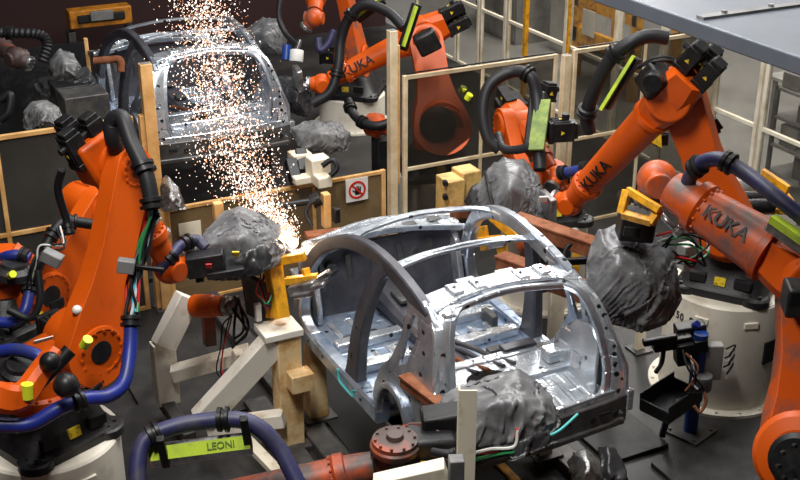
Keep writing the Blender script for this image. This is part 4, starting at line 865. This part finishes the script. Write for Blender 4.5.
# orange actuator behind the stand
ac = thing('orange_actuator', (2.656, 9.156, 1.015), 'small orange actuator with steel coupling behind the white stand', 'actuator')
MB().lathe((2.574, 9.246, 1.111), (2.814, 9.027, 1.157), [(0, .09), (.03, .105), (.20, .105), (.22, .09), (.30, .09)], 20).bolts((2.798, 9.035, 1.157), (1, -.3, 0), .07, 8, .012, .03).build('body', ORANGE, ac)
MB().lathe((2.798, 9.035, 1.157), (2.941, 8.864, 1.203), [(0, .07), (.02, .09), (.06, .09), (.07, .06), (.12, .06), (.13, .09), (.17, .09)], 18).build('coupling', STEEL, ac)
MB().bar((2.695, 9.181, 1.054), (2.677, 9.135, 0.751), .10, .10, (0, 1, 0)).build('bracket', GRIMY, ac, .008)
wires(ac, [(2.823, 8.899, 1.156), (2.737, 8.879, 1.031), (2.681, 8.917, 0.809), (2.662, 8.839, 0.635), (2.734, 8.751, 0.532)], [CWIRE[0], RUBBER, RUBBER], .007, .04, 9)
wires(ac, [(2.873, 8.922, 1.250), (2.829, 8.727, 1.063), (2.729, 8.718, 0.947)], [RUBBER, GREYHOSE, RUBBER, RUBBER], .012, .06, 10)

# ------------------------------------------------------------------ rusty beams
def beam(a, b, wd, ht, label, m=RUST):
    t = thing('steel_beam', a, label, 'beam'); a, b = V(a), V(b); d, s, u = frame(b - a)
    MB().bar(a, b, wd, ht).build('web', m, t, .006)
    MB().bar(a + u * ht * .5, b + u * ht * .5, wd * 1.3, .018).build('flange', m, t)
    MB().box(b, (.02, wd * 1.2, ht * 1.2), d).build('end_plate', m, t, .004)
    return t
beam((5.390, 8.488, 1.662), (5.737, 7.692, 1.642), .12, .14, 'upper rusty beam behind the right roof rail of the near car')
beam((5.059, 8.184, 1.462), (5.348, 7.205, 1.508), .12, .15, 'lower rusty beam crossing behind the right roof rail of the near car')
beam((3.379, 6.713, 1.502), (3.441, 6.195, 1.509), .075, .085, 'short rusty beam resting at the left rear pillar of the near car')
yb = thing('yellow_bracket', (5.304, 8.518, 1.638), 'yellow slotted bracket seen through the right door opening of the near car', 'bracket')
for a, b in (((5.214, 8.600, 1.712), (5.351, 8.331, 1.556)), ((5.061, 8.577, 1.514), (5.194, 8.417, 1.572)), ((5.117, 8.607, 1.629), (5.109, 8.512, 1.432)), ((5.191, 8.411, 1.556), (5.145, 8.218, 1.371))): MB().bar(a, b, .05, .09, (.4, -.8, .2)).build('plate', YELLOW, yb, .006)
MB().bar((5.085, 8.439, 1.507), (5.185, 8.299, 1.573), .05, .05).build('jaw', STEEL, yb, .008)
yb2 = thing('yellow_bracket', (5.760, 7.980, 1.022), 'thin yellow upright clamp between the two rusty beams', 'bracket')
MB().bar((5.890, 8.223, 1.510), (5.774, 8.048, 1.170), .05, .05, (1, 0, 0)).build('upright', YELLOW, yb2, .005)
MB().bar((5.692, 8.121, 1.355), (5.893, 7.979, 1.393), .05, .06).build('arm', BLACK, yb2, .005)
hose(yb2, [(5.483, 7.768, 1.299), (5.496, 7.853, 1.481), (5.565, 7.895, 1.632), (5.677, 7.847, 1.647)], .018, RUBBER, .0, 8)
ob = thing('orange_motor', (5.699, 8.667, 1.350), 'round orange motor housing behind the right roof rail under the upper rusty beam', 'motor')
MB().lathe((5.816, 8.710, 1.309), (5.527, 8.536, 1.407), [(0, .17), (.12, .18), (.2, .16), (.24, .08)], 24).build('housing', ORANGE_WORN, ob)
MB().box((5.821, 8.612, 1.120), (.4, .3, .5)).build('block', BLACK, ob, .03)
# cream yellow gripper boxes by the fence
gb = thing('gripper_box', (5.576, 9.863, 1.170), 'worn yellow gripper housing of two boxes in front of the tall fence panel', 'gripper')
MB().box((5.539, 9.970, 1.346), (.20, .26, .42)).build('housing', GRIPPER, gb, .012)
MB().box((5.753, 10.024, 1.420), (.22, .24, .34)).build('housing', GRIPPER, gb, .012)
for p in ((5.430, 9.882, 1.549), (5.404, 9.831, 1.422)): MB().cyl(p, V(p) + V((-.02, -.05, 0)), .03, n=10).build('knob', BLACK, gb)
MB().box((5.573, 9.776, 1.237), (.4, .12, .10)).build('base_bar', RUST, gb, .01)
gq = V((5.618, 9.941, 1.243)); MB().box((gq.x, gq.y, gq.z / 2), (.14, .14, gq.z)).build('stand_column', DSTEEL, gb, .01)

# ------------------------------------------------------------------ weld guns under their covers
def gun(label, pts, m, c, fold, seed, plate=None, pm=STEEL, cuts=5, scale=3.2):
    t = thing('weld_gun', c, label, 'weld gun')
    cloth(pts, 'cover', m, t, fold, scale, seed, cuts)
    if plate:
        p, d, wd = plate
        o = MB().box(p, (.07, wd, wd * .8), d).build('mounting_plate', pm, t, .012)
        MB().box(V(p) + toward(p) * .06 + V((0, 0, .05)), (.03, .05, .05), toward(p)).build('red_button', RED, o)
    return t
g1 = gun('weld gun under a crumpled dark grey cover left of the near car, below the sparks', [(2.499, 8.753, 1.762), (2.553, 8.787, 1.881), (2.611, 8.905, 1.930), (2.876, 9.165, 1.979), (3.023, 9.115, 2.025), (3.209, 9.094, 1.924), (3.296, 8.901, 1.870), (3.217, 8.659, 1.798), (3.026, 8.491, 1.762), (2.749, 8.491, 1.731), (2.590, 8.570, 1.731), (2.775, 8.411, 2.086), (3.030, 9.447, 1.718), (3.279, 9.311, 1.694), (3.260, 9.130, 1.558), (2.791, 9.161, 1.642)], TARP, (2.866, 8.742, 1.615), .05, 3, ((2.470, 8.602, 1.797), (1, -.3, .1), .24), BLACK)
cloth([(2.403, 8.854, 1.866), (2.513, 8.742, 1.997), (2.550, 8.672, 1.893), (2.430, 8.687, 1.805), (2.538, 8.982, 1.768), (2.494, 9.043, 1.844)], 'strap_cover', TARPD, g1, .03, 5, 4)
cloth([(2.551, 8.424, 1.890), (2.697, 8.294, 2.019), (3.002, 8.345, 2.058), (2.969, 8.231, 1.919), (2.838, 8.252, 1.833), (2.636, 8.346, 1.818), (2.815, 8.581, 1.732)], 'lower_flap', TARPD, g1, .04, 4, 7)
MB().box((2.480, 8.406, 1.905), (.30, .16, .18), (1, -.35, .12)).box((2.608, 8.309, 1.840), (.30, .10, .06), (1, -.35, .12)).build('gun_body', BLACKM, g1, .012)
MB().box((2.463, 8.272, 1.939), (.045, .01, .05), (1, -.45, 0), (0, -.5, .9)).build('red_button', RED, g1)
MB().box((2.651, 8.161, 2.050), (.055, .012, .055), (1, -.5, 0), (0, -.5, .9)).build('orange_tag', STICK, g1)
hose(g1, [(2.095, 8.414, 1.905), (2.198, 8.413, 2.004), (2.309, 8.502, 2.048), (2.456, 8.552, 2.049), (2.515, 8.494, 1.992)], .045, NAVY, .03, 10, clamps=(.25, .6))
g2 = gun('weld gun under a pleated grey cover behind the windscreen of the near car', [(5.646, 9.634, 1.514), (5.792, 9.661, 1.713), (5.961, 9.623, 1.803), (6.144, 9.522, 1.785), (6.169, 9.332, 1.677), (6.138, 9.163, 1.553), (6.140, 9.081, 1.393), (5.786, 9.026, 1.419), (5.587, 9.143, 1.454), (5.558, 9.399, 1.446), (5.657, 9.023, 1.772), (6.221, 9.885, 1.364), (6.305, 9.570, 1.309)], TARP, (5.798, 9.225, 1.340), .035, 11, ((6.073, 8.987, 1.504), (1, -.2, .05), .30), STEEL, scale=4.5)
MB().tube([(5.710, 9.579, 1.712), (5.567, 9.276, 1.698), (5.525, 9.123, 1.597), (5.542, 9.071, 1.510)], .018, 8, 8).build('strap', BLACK, g2)
MB().box((5.965, 8.917, 1.623), (.08, .015, .07), (1, -.4, 0), (0, -.5, .9)).build('label', WHITE, g2)
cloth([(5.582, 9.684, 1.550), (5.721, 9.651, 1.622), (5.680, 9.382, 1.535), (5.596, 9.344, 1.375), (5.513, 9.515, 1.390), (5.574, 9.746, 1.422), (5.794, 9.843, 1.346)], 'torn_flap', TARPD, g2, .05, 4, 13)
g3 = gun('weld gun hanging in a dark grey cover from the nearest right robot', [(5.086, 6.861, 2.270), (5.263, 6.808, 2.339), (5.440, 6.720, 2.339), (5.584, 6.564, 2.172), (5.573, 6.423, 1.881), (5.437, 6.407, 1.715), (5.260, 6.460, 1.646), (5.043, 6.603, 1.715), (4.928, 6.681, 1.757), (5.010, 6.794, 2.062), (5.071, 6.491, 2.128), (5.233, 6.352, 2.014), (5.508, 6.958, 1.905), (5.649, 6.796, 1.724), (5.224, 6.871, 1.697)], TARP, (5.229, 6.483, 1.660), .03, 21, cuts=5)
MB().box((5.224, 6.565, 2.425), (.26, .20, .22), (1, -.5, -.1)).build('gun_body', BLACK, g3, .015)
MB().box((5.070, 6.410, 2.452), (.12, .02, .07), (1, -.5, -.1)).build('slot', HOLE, g3)
yf = MB()
for a, b in (((4.857, 6.267, 2.688), (4.975, 6.080, 2.677)), ((4.919, 6.313, 2.841), (4.851, 6.270, 2.688)), ((4.919, 6.313, 2.841), (5.009, 6.050, 2.772)), ((5.042, 6.091, 2.765), (4.960, 6.082, 2.664))): yf.bar(a, b, .05, .055, (.4, -.8, .2))
yf.build('yellow_bracket', YELLOW, g3, .006)
MB().lathe((5.170, 6.480, 2.689), (5.146, 6.465, 2.637), [(0, .16), (.03, .165), (.05, .15)], 24).build('adapter_ring', BLACK, g3)
hose(g3, [(5.178, 6.275, 2.655), (5.155, 6.151, 2.630), (5.205, 6.094, 2.566)], .02, STEEL, .0, 6, name='rod')
MB().lathe((5.201, 6.102, 2.579), (5.241, 6.056, 2.528), [(0, .03), (.02, .05), (.05, .05), (.06, .03)], 14).build('coupling', STEEL, g3)
wires(g3, [(5.339, 6.389, 2.311), (5.406, 6.280, 2.405), (5.526, 6.193, 2.352), (5.520, 6.149, 2.259), (5.421, 6.179, 2.220), (5.315, 6.259, 2.273)], [CWIRE[1], RUBBER, CWIRE[0], RUBBER, CWIRE[3], CWIRE[1], RUBBER], .009, .06, 6)
MB().box((5.542, 6.348, 2.188), (.10, .10, .2)).build('valve_box', WHITE, g3, .01)
g4 = gun('weld gun under a slack grey cover in the hatch opening of the near car', [(3.405, 6.218, 1.642), (3.550, 6.229, 1.684), (3.779, 6.188, 1.708), (3.976, 6.170, 1.746), (4.048, 6.047, 1.696), (4.062, 5.839, 1.662), (4.010, 5.702, 1.581), (3.849, 5.645, 1.551), (3.653, 5.677, 1.543), (3.405, 5.747, 1.559), (3.309, 5.926, 1.575), (3.322, 6.063, 1.617), (3.556, 5.786, 1.785), (3.746, 5.745, 1.770), (3.803, 6.211, 1.414), (4.031, 6.050, 1.441)], TARP, (3.635, 5.821, 1.447), .04, 31, cuts=5)
cloth([(3.663, 5.649, 1.618), (3.913, 5.655, 1.635), (3.960, 5.571, 1.515), (3.808, 5.576, 1.495), (3.596, 5.604, 1.464), (3.829, 5.730, 1.459)], 'loose_flap', TARPD, g4, .03, 5, 33)
MB().box((3.311, 5.985, 1.572), (.30, .2, .22), (1, -.4, .1)).build('gun_body', BLACK, g4, .02)
yk = MB()
for a, b in (((3.092, 6.082, 1.547), (3.229, 5.972, 1.587)), ((3.229, 5.972, 1.587), (3.268, 5.863, 1.531)), ((3.268, 5.863, 1.531), (3.239, 5.764, 1.428)), ((3.092, 6.082, 1.547), (3.027, 6.042, 1.527))): yk.bar(a, b, .07, .06, (.3, -.8, .4))
yk.build('yoke', GRIMY, g4, .01)
MB().bar((3.039, 5.805, 1.433), (3.133, 5.706, 1.451), .06, .05).build('yellow_bracket', YELLOW, g4, .006)
MB().box((3.173, 5.920, 1.478), (.34, .24, .22), (1, -.4, 0)).build('gearbox', BLACKM, g4, .03)
hose(g4, [(3.106, 5.767, 1.545), (3.164, 5.685, 1.562), (3.223, 5.661, 1.573)], .03, GREYHOSE, .05, 8)
wires(g4, [(3.321, 5.650, 1.527), (3.421, 5.569, 1.585), (3.551, 5.515, 1.608), (3.593, 5.542, 1.702)], [CWIRE[0], CWIRE[3], RUBBER, RUBBER], .011, .02, 14)
MB().tube([(3.338, 5.627, 1.498), (3.473, 5.531, 1.562), (3.556, 5.495, 1.573)], .012, 6, 8).build('cable', CWIRE[1], g4)
tl = tag(MB().tube([(3.902, 5.650, 1.493), (3.994, 5.625, 1.535), (4.146, 5.646, 1.605)], .010, 8, 8).build('teal_hose', TEAL), 'thin teal hose hanging over the dark rear panel of the near car', 'hose')
g5 = gun('pale covered weld gun at the upper left in front of the dark gantry', [(2.500, 14.403, 2.027), (2.633, 14.403, 2.157), (2.778, 14.320, 2.135), (2.817, 14.126, 2.033), (2.751, 13.986, 1.932), (2.557, 14.071, 1.911), (2.457, 14.251, 1.925), (2.592, 13.912, 2.116), (2.740, 14.707, 1.894)], TARPL, (2.618, 14.149, 1.882), .04, 41, cuts=4)
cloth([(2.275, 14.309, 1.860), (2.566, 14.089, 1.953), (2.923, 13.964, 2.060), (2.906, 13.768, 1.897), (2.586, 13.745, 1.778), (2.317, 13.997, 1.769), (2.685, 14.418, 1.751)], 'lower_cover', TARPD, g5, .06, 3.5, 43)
hose(g5, [(2.947, 13.958, 2.071), (3.096, 13.889, 2.082), (3.222, 13.826, 2.082), (3.206, 13.769, 1.953)], .045, RUST, .0, 8, name='electrode_arm')
g6 = gun('round pale covered weld gun lying at the left behind the sooty fence panel', [(1.909, 12.930, 1.923), (2.005, 12.931, 2.021), (2.163, 12.862, 2.041), (2.282, 12.764, 1.962), (2.271, 12.583, 1.838), (2.019, 12.584, 1.832), (1.886, 12.766, 1.819), (2.051, 12.422, 2.030), (2.198, 13.309, 1.746)], TARPL, (2.089, 12.761, 1.767), .05, 51, cuts=4)
q6 = V((2.097, 12.777, 1.806)); MB().box((q6.x, q6.y, q6.z / 2), (.16, .16, q6.z)).build('rest_column', DSTEEL, g6, .01)
g7 = gun('dark covered weld gun beyond the right rear pillar of the far car', [(5.182, 15.195, 1.872), (5.483, 15.137, 2.055), (5.672, 15.037, 2.042), (5.693, 14.818, 1.873), (5.548, 14.684, 1.706), (5.288, 14.813, 1.706), (5.197, 15.016, 1.776), (5.296, 14.577, 1.975), (5.634, 15.506, 1.719)], TARP, (5.392, 14.870, 1.679), .05, 61, cuts=4)
MB().cyl((5.565, 14.168, 1.672), (5.605, 14.219, 1.813), .09, n=16, bev=.01).build('white_cup', WHITE, g7)
MB().cyl((5.490, 14.326, 1.668), (5.537, 14.392, 1.845), .06, n=14).build('blue_cylinder', POSTBLUE, g7)
MB().bar((5.664, 14.249, 1.930), (5.589, 14.215, 1.789), .05, .05).build('bracket', STEEL, g7, .01)
g8 = gun('dark covered weld gun beside the right rear corner of the far car', [(4.962, 13.305, 1.795), (5.225, 13.184, 1.817), (5.283, 12.959, 1.671), (5.135, 12.805, 1.463), (4.994, 12.897, 1.506), (4.927, 13.104, 1.606), (4.966, 12.677, 1.769), (5.283, 13.486, 1.499)], TARPD, (5.063, 12.948, 1.431), .05, 71, ((5.052, 12.816, 1.889), (1, -.2, .05), .30), STEEL, cuts=4)
g9 = gun('silver grey covered weld gun low behind the low fence panel', [(4.797, 12.473, 1.441), (5.041, 12.393, 1.525), (5.306, 12.250, 1.504), (5.366, 12.051, 1.411), (5.258, 11.926, 1.298), (4.952, 11.962, 1.312), (4.797, 12.176, 1.340), (4.932, 11.843, 1.543), (5.261, 12.633, 1.246)], TARPL, (5.045, 12.127, 1.243), .05, 81, cuts=4)
fl = thing('foil_bundle', (2.922, 10.928, 1.387), 'crumpled silver foil bundle behind the low fence at the left gate post', 'foil bundle')
cloth([(2.892, 11.270, 1.549), (2.994, 11.247, 1.604), (3.051, 11.050, 1.513), (3.046, 10.866, 1.387), (2.806, 10.874, 1.408), (2.898, 10.796, 1.589), (3.095, 11.528, 1.289)], 'foil', FOIL, fl, .05, 8, 91)
f2 = thing('foil_bundle', (4.395, 5.789, 0.919), 'small crumpled foil wrapped part under the right rear corner of the near car', 'foil bundle')
cloth([(4.339, 5.996, 1.031), (4.466, 5.959, 1.083), (4.550, 5.871, 0.991), (4.494, 5.733, 0.906), (4.321, 5.800, 0.867), (4.301, 5.702, 1.139), (4.603, 6.098, 0.764)], 'foil', FOIL, f2, .05, 8, 95)
cloth([(4.724, 6.140, 0.968), (4.843, 6.046, 0.900), (4.836, 5.875, 0.796), (4.742, 5.762, 0.722), (4.586, 5.873, 0.788), (4.930, 6.236, 0.632)], 'dark_wrap', TARPD, f2, .06, 6, 96)

oq = thing('orange_gearbox', (5.921, 12.471, 1.092), 'small orange gearbox with black hose just left of the tan gate post', 'gearbox')
MB().lathe((5.849, 12.596, 1.268), (6.016, 12.279, 1.289), [(0, .10), (.03, .14), (.16, .15), (.2, .10), (.34, .10)], 20).build('housing', ORANGE_WORN, oq)
hose(oq, [(5.686, 12.811, 1.531), (5.664, 12.648, 1.431), (5.709, 12.464, 1.354), (5.809, 12.286, 1.343), (5.987, 12.220, 1.386)], .055, RUBBER, .02, 10, clamps=(.15, .5))
oz = V((5.969, 12.459, 1.114)); MB().box((oz.x, oz.y, oz.z / 2), (.2, .2, oz.z)).build('column', BLACKM, oq, .01)
for px_q, sz, m_, lab in (((2.671, 13.435, 1.735), (.5, .4, .3), DSTEEL, 'dark steel tool box behind the sooty fence panel, nearest the far car'), ((2.619, 13.933, 1.697), (.4, .4, .34), BLACKM, 'black tool box between the two pale covered guns at the upper left')):
    q_ = V(px_q); tb_ = thing('tool_box', (q_.x, q_.y, 0), lab, 'box')
    MB().box((q_.x, q_.y, q_.z), sz).build('body', m_, tb_, .012)
    MB().box((q_.x, q_.y, (q_.z - sz[2] / 2) / 2), (.16, .16, q_.z - sz[2] / 2)).build('column', DSTEEL, tb_, .01)
wb = thing('dark_screen', (2.776, 15.392, 1.343), 'dark screen sheet standing behind the pale covered gun at the upper left', 'screen')
sq = V((2.587, 15.917, 1.224)); MB().box((sq.x, sq.y, .9), (1.35, .04, 1.8)).build('sheet', BLACKM, wb)
MB().box((sq.x + .69, sq.y, .92), (.05, .07, 1.84)).build('edge_post', FENCE, wb, .005)
# small manipulator behind the low fence
mp = thing('clamp_unit', (4.500, 11.193, 1.042), 'cream and steel clamp unit behind the low fence below the silver cover', 'clamp')
for p, s in (((4.556, 11.583, 1.383), (.22, .2, .14)), ((4.640, 11.281, 1.355), (.22, .2, .26)), ((4.524, 11.290, 1.257), (.34, .14, .08)), ((4.619, 11.128, 1.274), (.16, .2, .12))): MB().box(p, s).build('block', CREAM, mp, .012)
for p, q in (((4.421, 11.535, 1.399), (4.401, 11.331, 1.218)), ((4.572, 11.615, 1.463), (4.532, 11.420, 1.280))): MB().bar(p, q, .12, .12).build('arm', BLACK, mp, .01)
hose(mp, [(4.611, 11.097, 1.446), (4.717, 11.073, 1.504), (4.749, 11.018, 1.427), (4.667, 11.020, 1.350)], .03, RUBBER, .05, 8)
bk = thing('bracket_mount', (3.962, 9.482, 1.492), 'orange bracket with black rod mounted in front of the low fence panel', 'bracket')
MB().box((3.993, 9.543, 1.644), (.07, .09, .34)).build('plate', FENCE, bk, .008)
MB().cyl((3.538, 9.581, 1.755), (3.925, 9.516, 1.767), .03, n=12).build('rod', BLACK, bk)
MB().cyl((3.856, 9.542, 1.750), (3.928, 9.523, 1.783), .07, n=14).build('clamp_head', BLACK, bk)
hose(bk, [(3.781, 9.376, 1.589), (3.752, 9.440, 1.689), (3.801, 9.458, 1.772), (3.857, 9.447, 1.805)], .02, RUBBER, 0, 8)
MB().bar((3.681, 9.282, 1.547), (4.015, 9.234, 1.540), .12, .05).build('shelf', RUST, bk, .006)
MB().box((4.031, 9.400, 1.641), (.06, .08, .14)).build('sensor', BLACK, bk, .01)
MB().box((3.095, 9.982, 1.627), (.09, .08, .2)).build('tan_block', FENCE, bk, .01)

# ------------------------------------------------------------------ things at the right
bp_ = thing('blue_post', (6.387, 7.016, 0.000), 'blue steel post on a bolted foot plate in front of the cream drum', 'post')
b0 = V((6.387, 7.016, 0.000))
MB().cyl(b0 + V((0, 0, .02)), b0 + V((0, 0, 1.0)), .062, n=20).build('column', POSTBLUE, bp_)
MB().box(b0 + V((0, 0, .012)), (.34, .34, .024), (.9, .3, 0)).bolts(b0 + V((0, 0, .02)), (0, 0, 1), .18, 4, .018, .02, .5, .5 + 2 * math.pi).build('foot_plate', DSTEEL, bp_)
MB().cyl(b0 + V((-.01, -.09, .50)), b0 + V((-.01, -.09, .64)), .085, n=18, bev=.01).build('collar_motor', GREYM, bp_)
vb = MB().box(b0 + V((.12, -.04, .72)), (.16, .10, .34), (1, -.5, 0)).build('valve_box', LGREY, bp_, .01)
for k in range(6): MB().tube([b0 + V((.20, -.10, .62 + k * .045)), b0 + V((.27, -.14, .66 + k * .045)), b0 + V((.22, -.13, .56 + k * .045))], .008, 6, 5).build('cable', RUBBER if k % 2 else WHITE, vb)
for p, s in (((6.161, 7.117, 0.921), (.34, .12, .10)), ((6.376, 7.147, 0.951), (.26, .14, .16)), ((6.013, 7.100, 0.986), (.30, .06, .06)), ((6.237, 7.039, 0.843), (.16, .14, .20)), ((6.371, 7.000, 0.898), (.12, .10, .12))):
    MB().box(p, s, (1, -.4, .15)).build('valve', BLACK, bp_, .012)
MB().cyl((6.324, 7.049, 1.070), (6.328, 7.006, 1.110), .03, n=12).build('blue_knob', BLUE, bp_)
wires(bp_, [(6.171, 6.959, 0.861), (6.147, 6.811, 0.788), (6.188, 6.744, 0.696), (6.101, 6.757, 0.635)], [RUBBER, RUST, CWIRE[3], RUBBER], .010, .05, 17)
hose(bp_, [(6.094, 7.138, 0.898), (6.052, 7.092, 0.765), (5.933, 7.015, 0.737)], .02, RUBBER, 0, 8)
hose(bp_, [(6.206, 6.704, 0.635), (6.206, 6.666, 0.558), (6.145, 6.657, 0.481), (6.109, 6.698, 0.527)], .015, RUST, 0, 8)
tb = thing('drip_tray', (5.992, 6.829, 0.427), 'open black sheet metal tray beside the blue post', 'tray')
c0 = V((6.032, 6.904, 0.493)); dx = V((.95, .25, .08)).normalized(); dy = V((-.25, .95, 0)).normalized()
tm = MB().box(c0 - V((0, 0, .05)), (.46, .30, .02), dx)
for sgn in (-1, 1): tm.box(c0 + dy * (.15 * sgn) + V((0, 0, .03)), (.46, .015, .17), dx)
for sgn in (-1, 1): tm.box(c0 + dx * (.225 * sgn), (.015, .30, .12), dx)
tm.build('tray', BLACKM, tb, .004)
MB().bar(c0 - V((0, 0, .06)), V((6.104, 7.052, 0.020)), .05, .04).build('leg', BLACKM, tb, .004)
yt = thing('yellow_table', (8.315, 8.616, 0.900), 'yellow fixture plate with pale dome cover behind the blue hose at right', 'fixture')
yb_ = V((7.785, 8.203, 1.520))
MB().box(yb_, (1.0, .5, .06), (.9, -.45, 0)).build('plate', YELLOW, yt, .01)
MB().box(yb_ - V((0, 0, .5)), (.25, .25, .95)).build('column', DSTEEL, yt, .01)
MB().bar((7.983, 8.211, 1.732), (8.037, 7.897, 1.649), .05, .22, (0, 0, 1)).build('side_plate', YELLOW, yt, .008)
MB().lathe((7.733, 8.273, 1.608), (7.769, 8.344, 1.785), [(0, .20), (.05, .21), (.10, .19), (.14, .10), (.15, .02)], 24).build('dome', LGREY, yt)
for p in ((7.582, 7.986, 1.618), (7.643, 7.878, 1.707), (7.595, 7.764, 1.678), (7.482, 8.039, 1.626)): MB().cyl(V(p) - V((.12, -.05, 0)), V(p) + V((.12, -.05, 0)), .07, n=16, bev=.01).build('valve', BLACK, yt)
MB().cyl((7.425, 8.177, 1.841), (7.428, 8.227, 1.944), .04, n=12).build('nozzle', STEEL, yt)

# ------------------------------------------------------------------ near posts along the bottom edge
fpz = V((3.196, 5.482, 1.556))
np_ = thing('frame_post', (fpz.x, fpz.y, 0), 'pale angle iron post standing in front of the near car hatch', 'post')
tz = (3.208, 5.504, 2.139)[2]
pd_ = V((1, -.5, 0)).normalized(); pn_ = V((.5, 1, 0)).normalized()
MB().box((fpz.x, fpz.y, tz / 2), (.115, .012, tz), pd_).box(V((fpz.x, fpz.y, tz / 2)) - pd_ * .052 + pn_ * .05, (.012, .11, tz), pd_).build('angle', CREAM, np_, .002)
MB().box((fpz.x, fpz.y, .01), (.24, .24, .02)).build('foot_plate', DSTEEL, np_)
nb = thing('frame_rail', (2.758, 5.331, 1.673), 'pale box section rail cut off by the bottom edge beside the angle post', 'rail')
MB().bar((2.564, 5.468, 1.632), (2.945, 5.276, 1.750), .12, .14).build('rail', CREAM, nb, .006)
MB().box((2.973, 5.216, 1.779), (.09, .09, .2), (1, -.4, 0)).build('end_block', GREYM, nb, .006)
MB().bar((2.863, 5.210, 1.660), V((2.863, 5.210, 1.660)) * 1 - V((0, 0, (2.863, 5.210, 1.660)[2])), .08, .08, (1, 0, 0)).build('leg', CREAM, nb, .004)

# ------------------------------------------------------------------ weld spark shower
def sparks():
    rn = random.Random(5); vs = []; fs = []
    path = [(V((3.472, 9.064, 1.638)), .07), (V((3.409, 9.649, 1.763)), .24), (V((3.376, 10.360, 2.167)), .42), (V((3.480, 11.045, 2.655)), .42), (V((3.620, 11.779, 3.277)), .34)]
    for i in range(6500):
        t = rn.random() ** .95 * (len(path) - 1); k = min(int(t), len(path) - 2); f_ = t - k
        c = path[k][0].lerp(path[k + 1][0], f_); r = path[k][1] * (1 - f_) + path[k + 1][1] * f_
        g = V((rn.gauss(0, 1), rn.gauss(0, .7), rn.gauss(0, 1))) * (r * .46)
        p = c + g; s_ = rn.choice((.0035, .004, .0045, .005, .0065, .0085)) * rn.uniform(.7, 1.1)
        ln = s_ * rn.choice((1, 1, 1.3, 1.8)); d = V((rn.uniform(-.6, .6), rn.uniform(-.3, .3), -1)).normalized()
        _, a, b = frame(d); o = len(vs)
        vs += [p + d * ln, p - d * ln, p + a * s_, p - a * s_, p + b * s_, p - b * s_]
        fs += [[o + q for q in f__] for f__ in ((0, 2, 4), (0, 4, 3), (0, 3, 5), (0, 5, 2), (1, 4, 2), (1, 3, 4), (1, 5, 3), (1, 2, 5))]
    me = bpy.data.meshes.new('weld_sparks'); me.from_pydata(vs, [], fs)
    ms = [emit('spark_white', (1, .80, .66), 4.0), emit('spark_orange', (1, .42, .20), 2.2), emit('spark_pale', (1, .62, .48), 1.6)]
    for m in ms: me.materials.append(m)
    for i, p in enumerate(me.polygons): p.material_index = (i // 8 * 7919 % 11 > 4) * 0 + (i // 8 * 7919 % 11 <= 4) * (1 if i // 8 % 2 else 2)
    o = bpy.data.objects.new('weld_sparks', me); COL.objects.link(o)
    return tag(o, 'shower of white and orange weld sparks rising over the far car', 'sparks', kind='stuff')
sparks()
wt = tag(MB().ball((3.418, 8.926, 1.676), .045, 10, 8).build('weld_flash', emit('flash', (1, .75, .55), 9)), 'glowing weld spot at the foot of the spark shower', 'weld spot')
l = bpy.data.lights.new('weld_light', 'POINT'); l.energy = 12; l.color = (1, .7, .45); l.shadow_soft_size = .08
o = bpy.data.objects.new('weld_light', l); COL.objects.link(o); o.location = (3.377, 8.814, 1.777)
